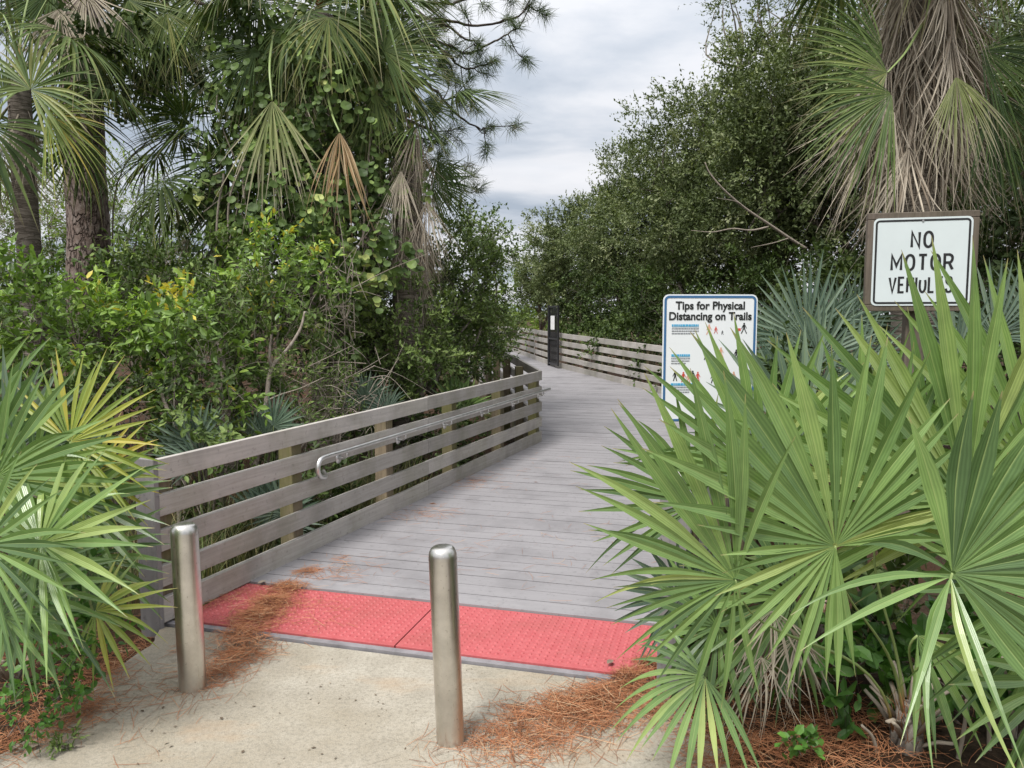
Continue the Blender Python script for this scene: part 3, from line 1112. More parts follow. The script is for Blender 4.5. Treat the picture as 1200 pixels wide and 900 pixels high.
# small distant signs beyond the bend
dsn = thing('diamond_sign', 'tiny pale diamond warning sign far beyond the bend', 'sign', P(607, 377, 44), 0)
mb = MB()
mb.add([(-.3, 0, 0), (0, 0, -.3), (.3, 0, 0), (0, 0, .3), (-.3, .02, 0), (0, .02, -.3), (.3, .02, 0), (0, .02, .3)], [(0, 1, 2, 3), (7, 6, 5, 4), (0, 4, 5, 1), (1, 5, 6, 2), (2, 6, 7, 3), (3, 7, 4, 0)])
mb.build('sign_plate', M['yellowsign'], dsn)
MB().box(-0.03, 0.03, 0.021, 0.07, -2.2, 0.3).build('sign_post', M['alu'], dsn)
MB().box(-0.2, 0.2, -0.0, 0.02, -0.62, -0.36).build('sub_plate', M['paper'], dsn)
mk = thing('marker_post', 'small white marker post far beyond the black gate', 'post', P(624, 396, 40), 0)
MB().bbox(-0.1, 0.1, -0.1, 0.1, -1.2, 0.35, 0.02).build('post', M['paper'], mk)
MB().bbox(-0.13, 0.13, -0.13, 0.13, 0.352, 0.40, 0.01).build('cap', M['paper'], mk)

# ------------------------------------------------------------------ fan leaves
def fan(mb, hub, A, N, R, spread=300, nseg=26, join=0.40, droop=0.12, cup=0.10, pleat=0.35, seed=1, lenfall=0.22,
        wscale=0.80, jit=0.02, crumple=0.0, tone=0.5, tonevar=0.22, gz=None, thin=0.0, rng_=None, lens=None):
    """one pleated fan blade: segments fused near the hub, free and tapering beyond `join`"""
    r = np.random.default_rng(seed)
    A = nrm(tuple(A)); N = np.asarray(tuple(N), float)
    N = nrm(N - A * np.dot(N, A))
    X = np.cross(A, N)
    hub = np.asarray(tuple(hub), float)
    sp = math.radians(spread)
    dth = (sp if rng_ is None else math.radians(rng_[1] - rng_[0])) / (nseg - 1)
    S = np.array([0.015, 0.10, 0.22, 0.34, join + 0.02, 0.52, 0.63, 0.74, 0.84, 0.93, 1.0])
    S = np.sort(S)
    g = np.array([0, 0, -1.0]) if gz is None else np.asarray(gz, float)
    for i in range(nseg):
        fr_ = -1 + 2 * i / (nseg - 1)
        if thin and r.random() < thin * max(0, abs(fr_) - 0.45) / 0.55:
            continue
        th = (sp / 2 * fr_ if rng_ is None else math.radians(rng_[0] + (rng_[1] - rng_[0]) * i / (nseg - 1)))
        if rng_ is not None: fr_ = th / math.radians(175)
        th += r.normal(0, jit)
        L = R * (1 - lenfall * abs(fr_) ** 2.2) * r.uniform(0.90, 1.06)
        if lens: L = R * np.interp(math.degrees(th), [q[0] for q in lens], [q[1] for q in lens]) * r.uniform(0.93, 1.05)
        th_s = th + r.normal(0, jit * 1.2) * np.clip(S - join, 0, 1) * 1.4 + r.normal(0, crumple) * S
        dr = droop * r.uniform(0.5, 1.5)
        kink = r.random() < 0.10
        if kink: dr += r.uniform(.12, .4)
        if crumple: cu = cup + r.normal(0, crumple * 0.6)
        else: cu = cup * r.uniform(0.75, 1.25)
        d = np.cos(th_s)[:, None] * A + np.sin(th_s)[:, None] * X
        side = np.cos(th_s)[:, None] * X - np.sin(th_s)[:, None] * A
        c = hub + d * (S * L)[:, None] + N * (cu * L * S * (1 - 0.45 * S))[:, None] + g * (dr * L * S ** 2.3)[:, None]
        if crumple:
            c = c + N * (crumple * 0.25 * L * np.sin(S * r.uniform(4, 9) + r.uniform(0, 6)) * S)[:, None]
        w0 = (join + 0.02) * L * math.tan(dth / 2) * wscale
        t = np.clip((S - join) / (1 - join), 0, 1)
        w = np.where(S <= join + 0.021, S * L * math.tan(dth / 2) * wscale, w0 * (1 + 0.22 * np.sin(np.pi * np.clip(t * 1.5, 0, 1))) * (1 - t ** 1.8))
        w = np.maximum(w, 0.0006)
        tw = r.normal(0, 0.25 + crumple) * t
        sd = side * np.cos(tw)[:, None] + N * np.sin(tw)[:, None]
        mid = c - N * (pleat * w * (1 - 0.35 * t))[:, None]
        V = np.stack([c - sd * w[:, None], mid, c + sd * w[:, None]], 1).reshape(-1, 3)
        n = len(S)
        F = []
        for k in range(n - 1):
            F += [(3 * k, 3 * k + 1, 3 * k + 4, 3 * k + 3), (3 * k + 1, 3 * k + 2, 3 * k + 5, 3 * k + 4)]
        if mb.U is None:
            mb.U = [np.zeros(len(x)) for x in mb.V]
        mb.add(V, F, 0, float(np.clip(tone + r.normal(0, tonevar), 0, 1)), np.repeat(S, 3))
        mb.U.append(np.tile([-1.0, 0.0, 1.0], n))
    return mb


def img_axes(ang, lean, tilt, side):
    a = R_(ang)
    A = Vector((math.cos(a) * math.cos(lean), -math.sin(lean), math.sin(a) * math.cos(lean)))
    N = Vector((side, -math.cos(tilt), math.sin(tilt)))
    return A, N


def frond(plant, base, px, py, d, Rpx, ang=90, spread=300, nseg=28, lean=0.0, tilt=0.4, side=0.0, mat='palmetto', tone=0.5, seed=1,
          droop=0.10, join=0.42, lenfall=0.2, cup=0.10, pet=True, label=None, name='frond', jit=0.02, crumple=0.0, wscale=0.80, pr=0.0062, bow=0.35, thin=0.0, rng_=None, lens=None):
    hub = P(px, py, d)
    A, N = img_axes(ang, lean, tilt, side)
    mb = MB()
    fan(mb, hub, A, N, Rpx * d / 900.0, spread, nseg, join, droop, cup, 0.38, seed, lenfall, wscale, jit, crumple, tone, thin=thin, rng_=rng_, lens=lens)
    o = mb.build(name, M[mat], plant, origin=plant.location, smooth=False)
    if label: o['label'] = label
    if pet:
        b = Vector(base)
        h = (hub - b).length
        An = np.array(nrm(tuple(A))); Nn = np.array(tuple(N)); Nn = nrm(Nn - An * np.dot(Nn, An))
        p2 = np.array(hub) - Nn * 0.10 * h - np.array([0, 0, 0.22 * h]) - An * 0.12 * h
        p1 = b + (hub - b) * 0.12 + Vector((0, 0, bow * h))
        pts = bez(b, p1, p2, hub, 14)
        m2 = MB().tube(pts, np.linspace(pr * 1.7, pr * 0.75, 14), 6, rnd=random.Random(seed).random(), flat=0.6)
        m2.build('petiole', M['petiole'] if mat in ('palmetto', 'palmetto_yellow') else (M['palm_dead'] if mat == 'palm_dead' else M['petiole']), o, origin=plant.location, smooth=True)
    return o


def gpoint(px, py, z0=0.0):
    p = G(px, py, z0)
    for _ in range(3):
        p = G(px, py, float(ground_z(p.x, p.y)))
    return p


def stub_stem(plant, base, h, r, n, seed, ang=0.0):
    """fibrous leaf-base stem with cut stalks"""
    rr = random.Random(seed)
    b = Vector(base)
    mb = MB().tube([b + Vector((0, 0, -0.1)), b + Vector((0, 0, h * .5)), b + Vector((0, 0, h))], [r * 1.2, r, r * .55], 12)
    mb.build('stem', M['bark'], plant, origin=plant.location, smooth=True)
    for k in range(n):
        a = rr.uniform(0, 6.28)
        p = b + Vector((math.cos(a) * r, math.sin(a) * r, rr.uniform(0, h)))
        q = p + Vector((math.cos(a) * .10, math.sin(a) * .10, rr.uniform(0.03, 0.16)))
        MB().tube([p, (p + q) / 2 + Vector((0, 0, .01)), q], [.013, .011, .009], 6, flat=.6).build('cut_stalk', M['palm_dead'], plant, origin=plant.location, smooth=True)
    fb = MB()
    for k in range(90):
        a = rr.uniform(0, 6.28)
        p = b + Vector((math.cos(a) * r * .9, math.sin(a) * r * .9, rr.uniform(0, h)))
        q = p + Vector((math.cos(a) * .05 + rr.gauss(0, .03), math.sin(a) * .05 + rr.gauss(0, .03), rr.uniform(.02, .14)))
        s = Vector((-math.sin(a), math.cos(a), 0)) * .002
        fb.add([(p - s)[:], (p + s)[:], q[:]], [(0, 1, 2)], 0, rr.random())
    fb.build('leaf_base_fibre', M['straw'], plant, origin=plant.location)


# ---- big palmettos by the signs
b1 = G(1062, 872, 0.10)
pl1 = thing('saw_palmetto', 'nearest large saw palmetto with full bright fans over the boardwalk edge', 'palmetto', b1)
frond(pl1, b1 + Vector((-.02, -.01, .09)), 979, 640, 2.45, 328, 124, 0, 34, 0.05, 0.30, -0.05, seed=11, tone=0.62, join=0.42, droop=0.05, thin=0.5, jit=.022, rng_=(-165, 140), wscale=.95,
      lens=[(-170, .5), (-99, .5), (-52, .46), (-34, .75), (-12, 1), (8, .98), (28, .82), (55, .80), (80, .68), (100, .5), (140, .42)])
frond(pl1, b1 + Vector((-.05, .0, .05)), 862, 680, 2.42, 298, 119, 0, 27, 0.0, 0.35, -0.45, seed=12, tone=0.52, join=0.38, droop=0.08, thin=0.35, jit=.03, rng_=(-172, 42), wscale=.92,
      lens=[(-172, .46), (-137, .58), (-97, .50), (-66, .52), (-48, .58), (-28, .74), (-12, .98), (10, 1), (28, .9), (43, .65)])
frond(pl1, b1 + Vector((.04, .0, .09)), 1116, 672, 2.05, 262, 76, 0, 20, 0.05, 0.42, -0.10, seed=13, tone=0.22, join=0.42, droop=0.08, thin=0.8, jit=.05, rng_=(-58, 138), wscale=1.2,
      lens=[(-58, .58), (-34, .84), (-10, .9), (30, 1), (138, .8)])
frond(pl1, b1 + Vector((.04, .0, .09)), 1114, 676, 2.04, 215, 205, 0, 6, 0.35, 0.7, -0.10, seed=17, tone=0.62, join=0.25, droop=0.14, lenfall=0.1, jit=.10, rng_=(-62, 32), wscale=.55, pet=False)
frond(pl1, b1 + Vector((.0, .03, .09)), 1030, 610, 2.75, 235, 75, 200, 22, -0.1, 0.3, 0.1, seed=14, tone=0.45, droop=0.05)
frond(pl1, b1 + Vector((.05, -.02, .04)), 1075, 745, 2.55, 130, 300, 120, 9, 0.25, 0.6, 0.1, seed=15, tone=0.55, droop=0.25, thin=.5)
stub_stem(pl1, b1, 0.16, 0.055, 16, 3)

b2 = gpoint(1180, 830)
pl2 = thing('saw_palmetto', 'tall saw palmetto whose upright fans cross the NO MOTOR VEHICLES sign', 'palmetto', b2)
frond(pl2, b2, 1132, 590, 2.75, 325, 83, 240, 32, 0.05, 0.25, 0.05, seed=21, tone=0.68, join=0.45, droop=0.04, lenfall=0.10)
frond(pl2, b2, 1215, 560, 2.9, 315, 95, 250, 32, 0.0, 0.3, 0.0, seed=22, tone=0.62, droop=0.05)
frond(pl2, b2, 1260, 690, 2.5, 240, 125, 280, 32, 0.1, 0.4, -0.2, seed=23, tone=0.4, droop=0.08)
frond(pl2, b2, 1090, 520, 3.15, 170, 100, 200, 22, 0.0, 0.3, 0.0, seed=24, tone=0.65, droop=0.05, mat='palmetto')
frond(pl2, b2, 1245, 800, 2.35, 170, 150, 250, 20, 0.1, 0.5, -0.2, seed=25, tone=0.5, droop=0.15)
stub_stem(pl2, b2, 0.12, 0.05, 8, 4)

b3 = gpoint(960, 745)
pl3 = thing('saw_palmetto', 'saw palmetto standing behind the nearest one and in front of the distancing sign', 'palmetto', b3)
frond(pl3, b3, 892, 560, 2.95, 200, 106, 150, 20, 0.0, 0.25, -0.1, seed=31, tone=0.62, join=0.45, droop=0.04)
frond(pl3, b3, 818, 590, 2.95, 160, 140, 150, 18, 0.0, 0.35, -0.3, seed=32, tone=0.40, join=0.42, droop=0.07)
frond(pl3, b3, 1000, 545, 3.1, 175, 84, 210, 24, 0.0, 0.3, 0.1, seed=33, tone=0.6, mat='palmetto', droop=0.05)
frond(pl3, b3, 940, 520, 3.3, 160, 95, 210, 24, 0.0, 0.3, 0.0, seed=34, tone=0.7, mat='palmetto_blue', droop=0.05)
frond(pl3, b3, 930, 700, 2.95, 150, 160, 260, 22, 0.0, 0.4, -0.2, seed=35, tone=0.25, droop=0.12)
for k in range(3):
    frond(pl3, b3, (892, 935, 905)[k], (770, 745, 715)[k], 2.85, (95, 80, 100)[k], (268, 262, 275)[k], 120, 18, 0.1, 0.2, 0.0, mat='palm_dead', tone=0.7, seed=36 + k,
          name='dead_frond', crumple=0.22, droop=0.3, wscale=0.55, pet=(k == 0), join=0.3)
stub_stem(pl3, b3, 0.12, 0.05, 10, 5)

b4 = gpoint(872, 800)
pl4 = thing('saw_palmetto', 'small low saw palmetto drooping over the concrete beside the red needle pile', 'palmetto', b4)
frond(pl4, b4, 826, 794, 2.66, 112, 212, 190, 18, 0.15, 0.8, -0.1, seed=41, tone=0.6, droop=0.35, lenfall=0.15, pr=0.004)
frond(pl4, b4, 842, 735, 2.9, 112, 160, 300, 22, 0.0, 0.5, -0.2, seed=42, tone=0.3, droop=0.12, pr=0.004)
frond(pl4, b4, 800, 700, 3.1, 90, 130, 260, 20, 0.0, 0.5, -0.2, seed=43, tone=0.3, mat='palmetto_blue', droop=0.1, pr=0.004)

# ---- grey-green palmetto behind the signs
b5 = P(948, 470, 6.6); b5.z = float(ground_z(b5.x, b5.y))
pl5 = thing('silver_palmetto', 'silvery blue-green palmetto between the two signs under the oaks', 'palmetto', b5)
for k, (px, py, d, Rr, an, spd, sd) in enumerate(((945, 398, 6.6, 105, 100, 210, 0.0), (915, 398, 6.8, 62, 140, 190, -0.3), (978, 385, 6.9, 74, 75, 200, 0.3), (960, 420, 6.4, 80, 90, 240, 0.0),
                                               (1003, 375, 7.2, 66, 80, 200, 0.2), (905, 440, 6.5, 55, 160, 200, -0.3), (1000, 440, 6.5, 90, 40, 200, 0.2), (930, 455, 6.3, 85, 110, 200, 0.0))):
    frond(pl5, b5, px, py, d, Rr, an, spd, 30, 0.0, 0.3, sd, seed=50 + k, mat='palmetto_blue', tone=0.55 - 0.08 * (k % 3), droop=0.05, lenfall=0.12, pr=0.007)
b5b = P(1165, 460, 6.0); b5b.z = float(ground_z(b5b.x, b5b.y))
pl5b = thing('silver_palmetto', 'second grey-green palmetto to the side of the wooden framed sign', 'palmetto', b5b)
for k, (px, py, d, Rr, an, spd, sd) in enumerate(((1165, 395, 6.0, 95, 95, 210, 0.0), (1215, 380, 6.2, 95, 80, 210, 0.2), (1120, 420, 5.8, 85, 120, 200, -0.2))):
    frond(pl5b, b5b, px, py, d, Rr, an, spd, 26, 0.0, 0.3, sd, seed=60 + k, mat='palmetto_blue', tone=0.5, droop=0.05, lenfall=0.12, pr=0.007)

# ---- palmettos beside the left bollard
b6 = gpoint(20, 800)
pl6 = thing('saw_palmetto', 'saw palmetto with flat star-like fans leaning over the concrete near the shorter bollard', 'palmetto', b6)
frond(pl6, b6, 47, 637, 2.95, 158, 20, 345, 28, 0.1, 0.62, 0.25, seed=71, tone=0.75, droop=0.10, join=0.27, lenfall=0.08, thin=.3, jit=.05, wscale=1.0)
frond(pl6, b6, 3, 722, 2.8, 95, -50, 300, 22, 0.15, 0.8, 0.2, seed=72, tone=0.25, mat='palmetto', droop=0.22, join=0.3)
frond(pl6, b6, -20, 640, 2.85, 150, 40, 300, 26, 0.1, 0.5, 0.2, seed=73, tone=0.4, droop=0.10, join=0.35)
frond(pl6, b6, -5, 560, 3.1, 170, 60, 260, 26, 0.0, 0.4, 0.2, seed=74, tone=0.45, droop=0.08, join=0.4)
frond(pl6, b6, 25, 690, 3.05, 130, -20, 300, 24, 0.1, 0.6, 0.2, seed=75, tone=0.3, droop=0.15, join=0.35)
stub_stem(pl6, b6, 0.1, 0.05, 6, 6)
b7 = gpoint(112, 770)
pl7 = thing('saw_palmetto', 'yellowing saw palmetto at the end board of the slatted railing', 'palmetto', b7)
frond(pl7, b7, 82, 518, 3.5, 128, 28, 250, 28, 0.0, 0.45, 0.3, seed=81, tone=0.5, mat='palmetto_yellow', droop=0.08, join=0.36)
frond(pl7, b7, 112, 716, 3.25, 98, -2, 190, 15, 0.1, 0.7, 0.2, seed=82, tone=0.60, mat='palmetto_yellow', droop=0.12, join=0.30)
frond(pl7, b7, 92, 590, 3.55, 120, 15, 290, 26, 0.0, 0.5, 0.3, seed=83, tone=0.35, mat='palmetto', droop=0.12, join=0.42)
frond(pl7, b7, 100, 655, 3.5, 110, -10, 280, 24, 0.0, 0.5, 0.3, seed=84, tone=0.35, mat='palmetto', droop=0.16, join=0.38)
frond(pl7, b7, 40, 560, 3.6, 130, 60, 260, 24, 0.0, 0.4, 0.2, seed=85, tone=0.35, mat='palmetto', droop=0.1, join=0.40)
frond(pl7, b7, 105, 560, 3.7, 98, 10, 240, 22, 0.0, 0.5, 0.3, seed=86, tone=0.65, mat='palmetto_yellow', droop=0.1, join=0.38)
b8 = gpoint(-60, 760)
pl8 = thing('saw_palmetto', 'tall blue-green saw palmetto at the far edge of the bright shrubs, cut by the frame', 'palmetto', b8)
frond(pl8, b8, -25, 560, 3.3, 172, 62, 220, 26, 0.0, 0.3, 0.2, seed=91, tone=0.5, mat='palmetto', droop=0.05, join=0.45)
frond(pl8, b8, 10, 540, 3.7, 140, 55, 220, 26, 0.0, 0.3, 0.2, seed=92, tone=0.7, mat='palmetto_blue', droop=0.05, join=0.45)
frond(pl8, b8, -40, 500, 3.8, 150, 50, 260, 26, 0.0, 0.3, 0.2, seed=93, tone=0.25, mat='palmetto', droop=0.07, join=0.45)


# ------------------------------------------------------------------ foliage
T_FOLD = (np.array([(0, 0, 0), (-.5, .48, .10), (0, 1, -.04), (.5, .48, .10)]), np.array([(0, 3, 2), (0, 2, 1)]))
T_OVAL = (np.array([(0, 0, 0), (0, .36, -.03), (0, .70, -.03), (0, 1, -.10), (-.40, .25, .07), (-.44, .62, .07), (.40, .25, .07), (.44, .62, .07)]),
          np.array([(0, 6, 1), (0, 1, 4), (1, 6, 7), (1, 7, 2), (1, 2, 5), (1, 5, 4), (2, 7, 3), (2, 3, 5)]))
_a = np.linspace(0, 2 * np.pi, 9)[:-1]
_hv = [(0, .42, -.06)] + [(0.52 * math.sin(q) * (1.05 if math.cos(q) < 0 else 0.95), 0.45 - 0.5 * math.cos(q) * (0.75 if abs(math.sin(q)) < .2 and math.cos(q) > 0 else 1.0), 0.04) for q in _a]
T_ROUND = (np.array(_hv), np.array([(0, 1 + (k + 1) % 8, 1 + k) for k in range(8)]))


def leaves(mb, pos, d, up, ln, wd, tpl, rnd, mat=0):
    y = nrm(d)
    x = nrm(np.cross(y, up))
    z = np.cross(x, y)
    tv, tf = tpl
    V = pos[:, None, :] + x[:, None, :] * (tv[None, :, 0:1] * wd[:, None, None]) + y[:, None, :] * (tv[None, :, 1:2] * ln[:, None, None]) + z[:, None, :] * (tv[None, :, 2:3] * wd[:, None, None])
    n, k = len(pos), len(tv)
    F = (tf[None] + (np.arange(n) * k)[:, None, None]).reshape(-1, tf.shape[1])
    mb.add(V.reshape(-1, 3), F, mat, np.repeat(rnd, k), np.tile(tv[:, 1], n))


def foliage(mb, r, C, Rad, O, ntw, nlf, tl, ll, lw, tpl, tone=0.45, up=0.25, droop=0.25, twig=None, tvar=0.16, flat=0.8):
    m = len(C)
    k = m * ntw
    ci = np.repeat(np.arange(m), ntw)
    base = C[ci] + r.normal(0, 0.42, (k, 3)) * Rad[ci][:, None]
    d = nrm(O[ci] * 0.75 + r.normal(0, 0.65, (k, 3)) + np.array([0, 0, up]))
    L = tl * r.uniform(0.55, 1.45, k)
    tj = (np.arange(nlf)[None] + r.uniform(0.2, 0.9, (k, nlf))) / nlf
    pos = base[:, None] + d[:, None] * (L[:, None] * tj)[..., None]
    pos[..., 2] -= droop * L[:, None] * tj ** 2
    pos = pos.reshape(-1, 3)
    di = np.repeat(d, nlf, 0)
    ld = nrm(di * 0.55 + r.normal(0, 0.6, (k * nlf, 3)))
    lu = nrm(np.array([0, 0, flat]) + r.normal(0, 0.45, (k * nlf, 3)) + np.repeat(O[ci], nlf, 0) * 0.35)
    sz = r.uniform(0.65, 1.3, k * nlf)
    ct = r.normal(0, tvar, m)
    rnd = np.clip(tone + np.repeat(ct[ci], nlf) + r.normal(0, 0.15, k * nlf), 0, 1)
    leaves(mb, pos, ld, lu, ll * sz, lw * sz, tpl, rnd)
    if twig is not None:
        # three-sided slender twigs
        e = base + d * L[:, None]
        e[:, 2] -= droop * L
        s = nrm(np.cross(d, r.normal(0, 1, (k, 3))))
        s2 = np.cross(d, s)
        w = 0.0028 * twig_scale[0]
        V = np.stack([base + s * w, base + (-.5 * s + .87 * s2) * w, base + (-.5 * s - .87 * s2) * w, e], 1).reshape(-1, 3)
        o = (np.arange(k) * 4)[:, None, None]
        F = (np.array([(0, 1, 3), (1, 2, 3), (2, 0, 3)])[None] + o).reshape(-1, 3)
        twig.add(V, F, 0, 0.5)


twig_scale = [1.0]


def shell_points(r, n, rx, ry, rz, inner=0.45, lump=0.25, lumpf=2.2, zmin=-1.0):
    u = nrm(r.normal(0, 1, (n * 2, 3)))
    u = u[u[:, 2] > zmin][:n]
    ph = r.uniform(0, 6.28, 6)
    bumpv = 1 + lump * (np.sin(u[:, 0] * lumpf * 2 + ph[0]) * np.cos(u[:, 1] * lumpf * 1.7 + ph[1]) + 0.7 * np.sin(u[:, 2] * lumpf * 2.6 + ph[2] + u[:, 0] * 3)) * 0.7
    rad = (r.uniform(inner ** 2, 1, len(u))) ** 0.5
    p = u * (rad * bumpv)[:, None] * np.array([rx, ry, rz])
    return p, u


def limbs(mb, r, base, tips, r0, n_main=4, top=None, wob=0.12):
    """branching stems from a base point to the clump centres"""
    base = np.asarray(tuple(base), float)
    tips = np.asarray(tips)
    if len(tips) == 0:
        return
    top = tips.mean(0) if top is None else np.asarray(tuple(top), float)
    fork = base + (top - base) * 0.35
    mb.tube(spline([base, base + (fork - base) * 0.5 + r.normal(0, wob * 0.3, 3) * np.array([1, 1, 0]), fork], 4), np.linspace(r0 * 1.25, r0 * 0.8, 9), 9)
    mains = tips[r.choice(len(tips), min(n_main, len(tips)), replace=False)]
    mains = fork + (mains - fork) * 0.75
    mp = []
    for q in mains:
        mid = (fork + q) / 2 + r.normal(0, wob, 3) * np.linalg.norm(q - fork)
        pts = spline([fork, mid, q], 5)
        mb.tube(pts, np.linspace(r0 * 0.68, r0 * 0.2, len(pts)), 7)
        mp += [(p, i / len(pts)) for i, p in enumerate(pts)][2:]
    P0 = np.array([p for p, _ in mp])
    for q in tips:
        k = np.argmin(((P0 - q) ** 2).sum(1) + 0.3 * (P0[:, 2] > q[2]))
        a = P0[k]
        mid = (a + q) / 2 + r.normal(0, 0.12, 3) * np.linalg.norm(q - a)
        mb.tube(spline([a, mid, q], 3), np.linspace(r0 * 0.22, r0 * 0.06, 7), 5, caps=False)


def shrub(name, label, cat, px, py, d, rx, ry, cov=3.0, ll=0.06, lw=0.028, mat='mid', tpl=T_OVAL, tl=0.22, ntw=7, nlf=9, seed=1, tone=0.45, depth=None, group=None,
          base=None, stem=0.016, stem_mat='bark', inner=0.35, twigs=True, up=0.25, droop=0.2, lump=0.3, tvar=0.16, zmin=-1.0, crad=0.55):
    r = np.random.default_rng(seed)
    c = P(px, py, d)
    RX, RZ = rx * d / 900.0, ry * d / 900.0
    RY = depth if depth else RX
    la = ll * lw * 0.55
    n = max(5, int(cov * math.pi * RX * RZ / (ntw * nlf * la)))
    p, u = shell_points(r, n, RX, RY, RZ, inner, lump, zmin=zmin)
    C = p + np.array(c)
    if base is None:
        base = Vector((c.x, c.y, float(ground_z(c.x, c.y)) - 0.05))
    al_, ac_ = local_uv(C[:, 0], C[:, 1])
    push = np.where((al_ > -0.6) & (al_ < SEG + 0.3) & (ac_ > -tl * 1.1 - 0.15) & (ac_ < WID / 2), -tl * 1.1 - 0.15 - ac_, 0.0)
    push = np.where((al_ > -0.6) & (al_ < SEG + 0.3) & (ac_ < WID + tl * 0.9 + 0.1) & (ac_ > WID / 2), WID + tl * 0.9 + 0.1 - ac_, push)
    C[:, 0] += W.x * push
    C[:, 1] += W.y * push
    gz = ground_z(C[:, 0], C[:, 1])
    C[:, 2] = np.maximum(C[:, 2], gz + 0.08)
    t = thing(name, label, cat, base, group=group)
    mb, tw = MB(), MB()
    sp = (RX * RY * RZ / max(n, 1)) ** (1 / 3.)
    twig_scale[0] = max(0.6, d / 9.0)
    foliage(mb, r, C, np.full(len(C), sp * crad), u, ntw, nlf, tl, ll, lw, tpl, tone, up, droop, tw if twigs else None, tvar)
    mb.build('foliage' if cat != 'tree' else 'crown', M[mat], t, origin=base, smooth=False)
    lb = MB()
    sub = C[r.choice(len(C), min(len(C), 36), replace=False)]
    limbs(lb, r, base, sub, stem, 5, top=c)
    for A_, B_ in zip(tw.V, tw.F):
        pass
    if twigs:
        lb.V += tw.V; lb.F += [f + lb.n for f in tw.F]; lb.M += tw.M; lb.A += tw.A; lb.T += tw.T; lb.n += tw.n
    lb.build('stem' if cat != 'tree' else 'trunk', M[stem_mat], t, origin=base, smooth=True)
    return t


# ---- understorey behind the slatted railing
SHG = 'shrubs crowding the railing'
shrub('shrub', 'bright green shrub with oval leaflets in front of the pine trunk', 'shrub', 128, 392, 6.2, 120, 62, 3.2, 0.072, 0.032, 'bright', T_OVAL, 0.22, 6, 8, 101, 0.55, 0.8)
shrub('shrub', 'bright shrub with scattered yellow leaves above the railing end board', 'shrub', 235, 410, 6.0, 78, 75, 3.2, 0.072, 0.034, 'bright', T_OVAL, 0.22, 6, 8, 102, 0.60, 0.7)
shrub('shrub', 'leafy sprig shrub with lime green new growth below the hanging palm frond', 'shrub', 318, 318, 6.8, 55, 52, 3.0, 0.066, 0.030, 'bright', T_OVAL, 0.22, 6, 8, 103, 0.66, 0.6)
shrub('shrub', 'dense shaded shrub filling the space behind the bright shrubs', 'shrub', 205, 350, 7.6, 110, 70, 3.5, 0.065, 0.028, 'mid', T_OVAL, 0.22, 7, 9, 104, 0.45, 0.8)
shrub('shrub', 'grey-stemmed shrub with narrow dull leaves in the middle of the thicket', 'shrub', 300, 400, 6.6, 70, 85, 2.8, 0.060, 0.020, 'mid', T_OVAL, 0.24, 6, 9, 105, 0.42, 0.7, stem_mat='twig', stem=0.02)
shrub('shrub', 'dark glossy shrub hugging the middle of the slatted railing', 'shrub', 455, 405, 8.6, 90, 75, 3.5, 0.055, 0.024, 'mid', T_OVAL, 0.2, 7, 9, 106, 0.55, 0.9)
shrub('small_tree', 'small slender tree with dense dark leaves above the corner of the railing', 'small tree', 535, 345, 11.6, 66, 92, 4.2, 0.065, 0.030, 'mid', T_OVAL, 0.25, 8, 9, 107, 0.62, 0.9, stem=0.05, base=P(503, 460, 10.2))
shrub('shrub', 'rounded shrub beyond the railing corner partly over the far railing', 'shrub', 520, 425, 10.6, 68, 40, 3.6, 0.055, 0.024, 'mid', T_OVAL, 0.2, 7, 9, 108, 0.45, 0.8)
shrub('shrub', 'shrub with pale round leaves tangled in bare twigs beneath the vine-clad palm', 'shrub', 392, 345, 7.6, 50, 62, 2.2, 0.075, 0.066, 'vine', T_ROUND, 0.24, 5, 6, 109, 0.62, 0.6, stem_mat='twig')
shrub('shrub', 'light green shrub at the very edge of the frame above the palmettos', 'shrub', 8, 375, 5.6, 62, 72, 2.6, 0.075, 0.034, 'bright', T_OVAL, 0.22, 6, 8, 110, 0.52, 0.6)
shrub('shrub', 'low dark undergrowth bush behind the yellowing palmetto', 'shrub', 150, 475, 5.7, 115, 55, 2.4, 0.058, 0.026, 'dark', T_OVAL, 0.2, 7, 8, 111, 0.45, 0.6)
shrub('shrub', 'low leafy bush seen just over the top rail near the end board', 'shrub', 238, 500, 5.4, 55, 48, 2.4, 0.06, 0.028, 'mid', T_OVAL, 0.2, 6, 8, 112, 0.55, 0.5)
shrub('shrub', 'twiggy thin bush with small dull leaves above the handrail start', 'shrub', 335, 470, 6.4, 62, 45, 1.7, 0.045, 0.014, 'mid', T_FOLD, 0.22, 7, 9, 113, 0.55, 0.5, stem_mat='twig', stem=0.018)
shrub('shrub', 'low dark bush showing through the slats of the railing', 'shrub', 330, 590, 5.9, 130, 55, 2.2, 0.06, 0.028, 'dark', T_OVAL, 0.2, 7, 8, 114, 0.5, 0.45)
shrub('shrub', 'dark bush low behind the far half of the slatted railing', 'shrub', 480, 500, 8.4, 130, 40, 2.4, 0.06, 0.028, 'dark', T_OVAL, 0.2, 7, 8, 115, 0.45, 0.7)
shrub('shrub', 'deep green bush wedged between the pine and the vine-clad palm', 'shrub', 185, 328, 10.5, 65, 36, 3.0, 0.07, 0.030, 'mid', T_OVAL, 0.25, 7, 9, 116, 0.5, 0.9)
shrub('shrub', 'tall shaded bush behind the middle of the thicket', 'shrub', 400, 360, 10.8, 130, 90, 3.6, 0.065, 0.030, 'dark', T_FOLD, 0.25, 8, 10, 117, 0.4, 0.9)
shrub('shrub', 'tall shaded bush behind the pine trunk', 'shrub', 60, 370, 12.5, 130, 70, 3.6, 0.07, 0.032, 'dark', T_FOLD, 0.25, 8, 10, 118, 0.5, 0.9)
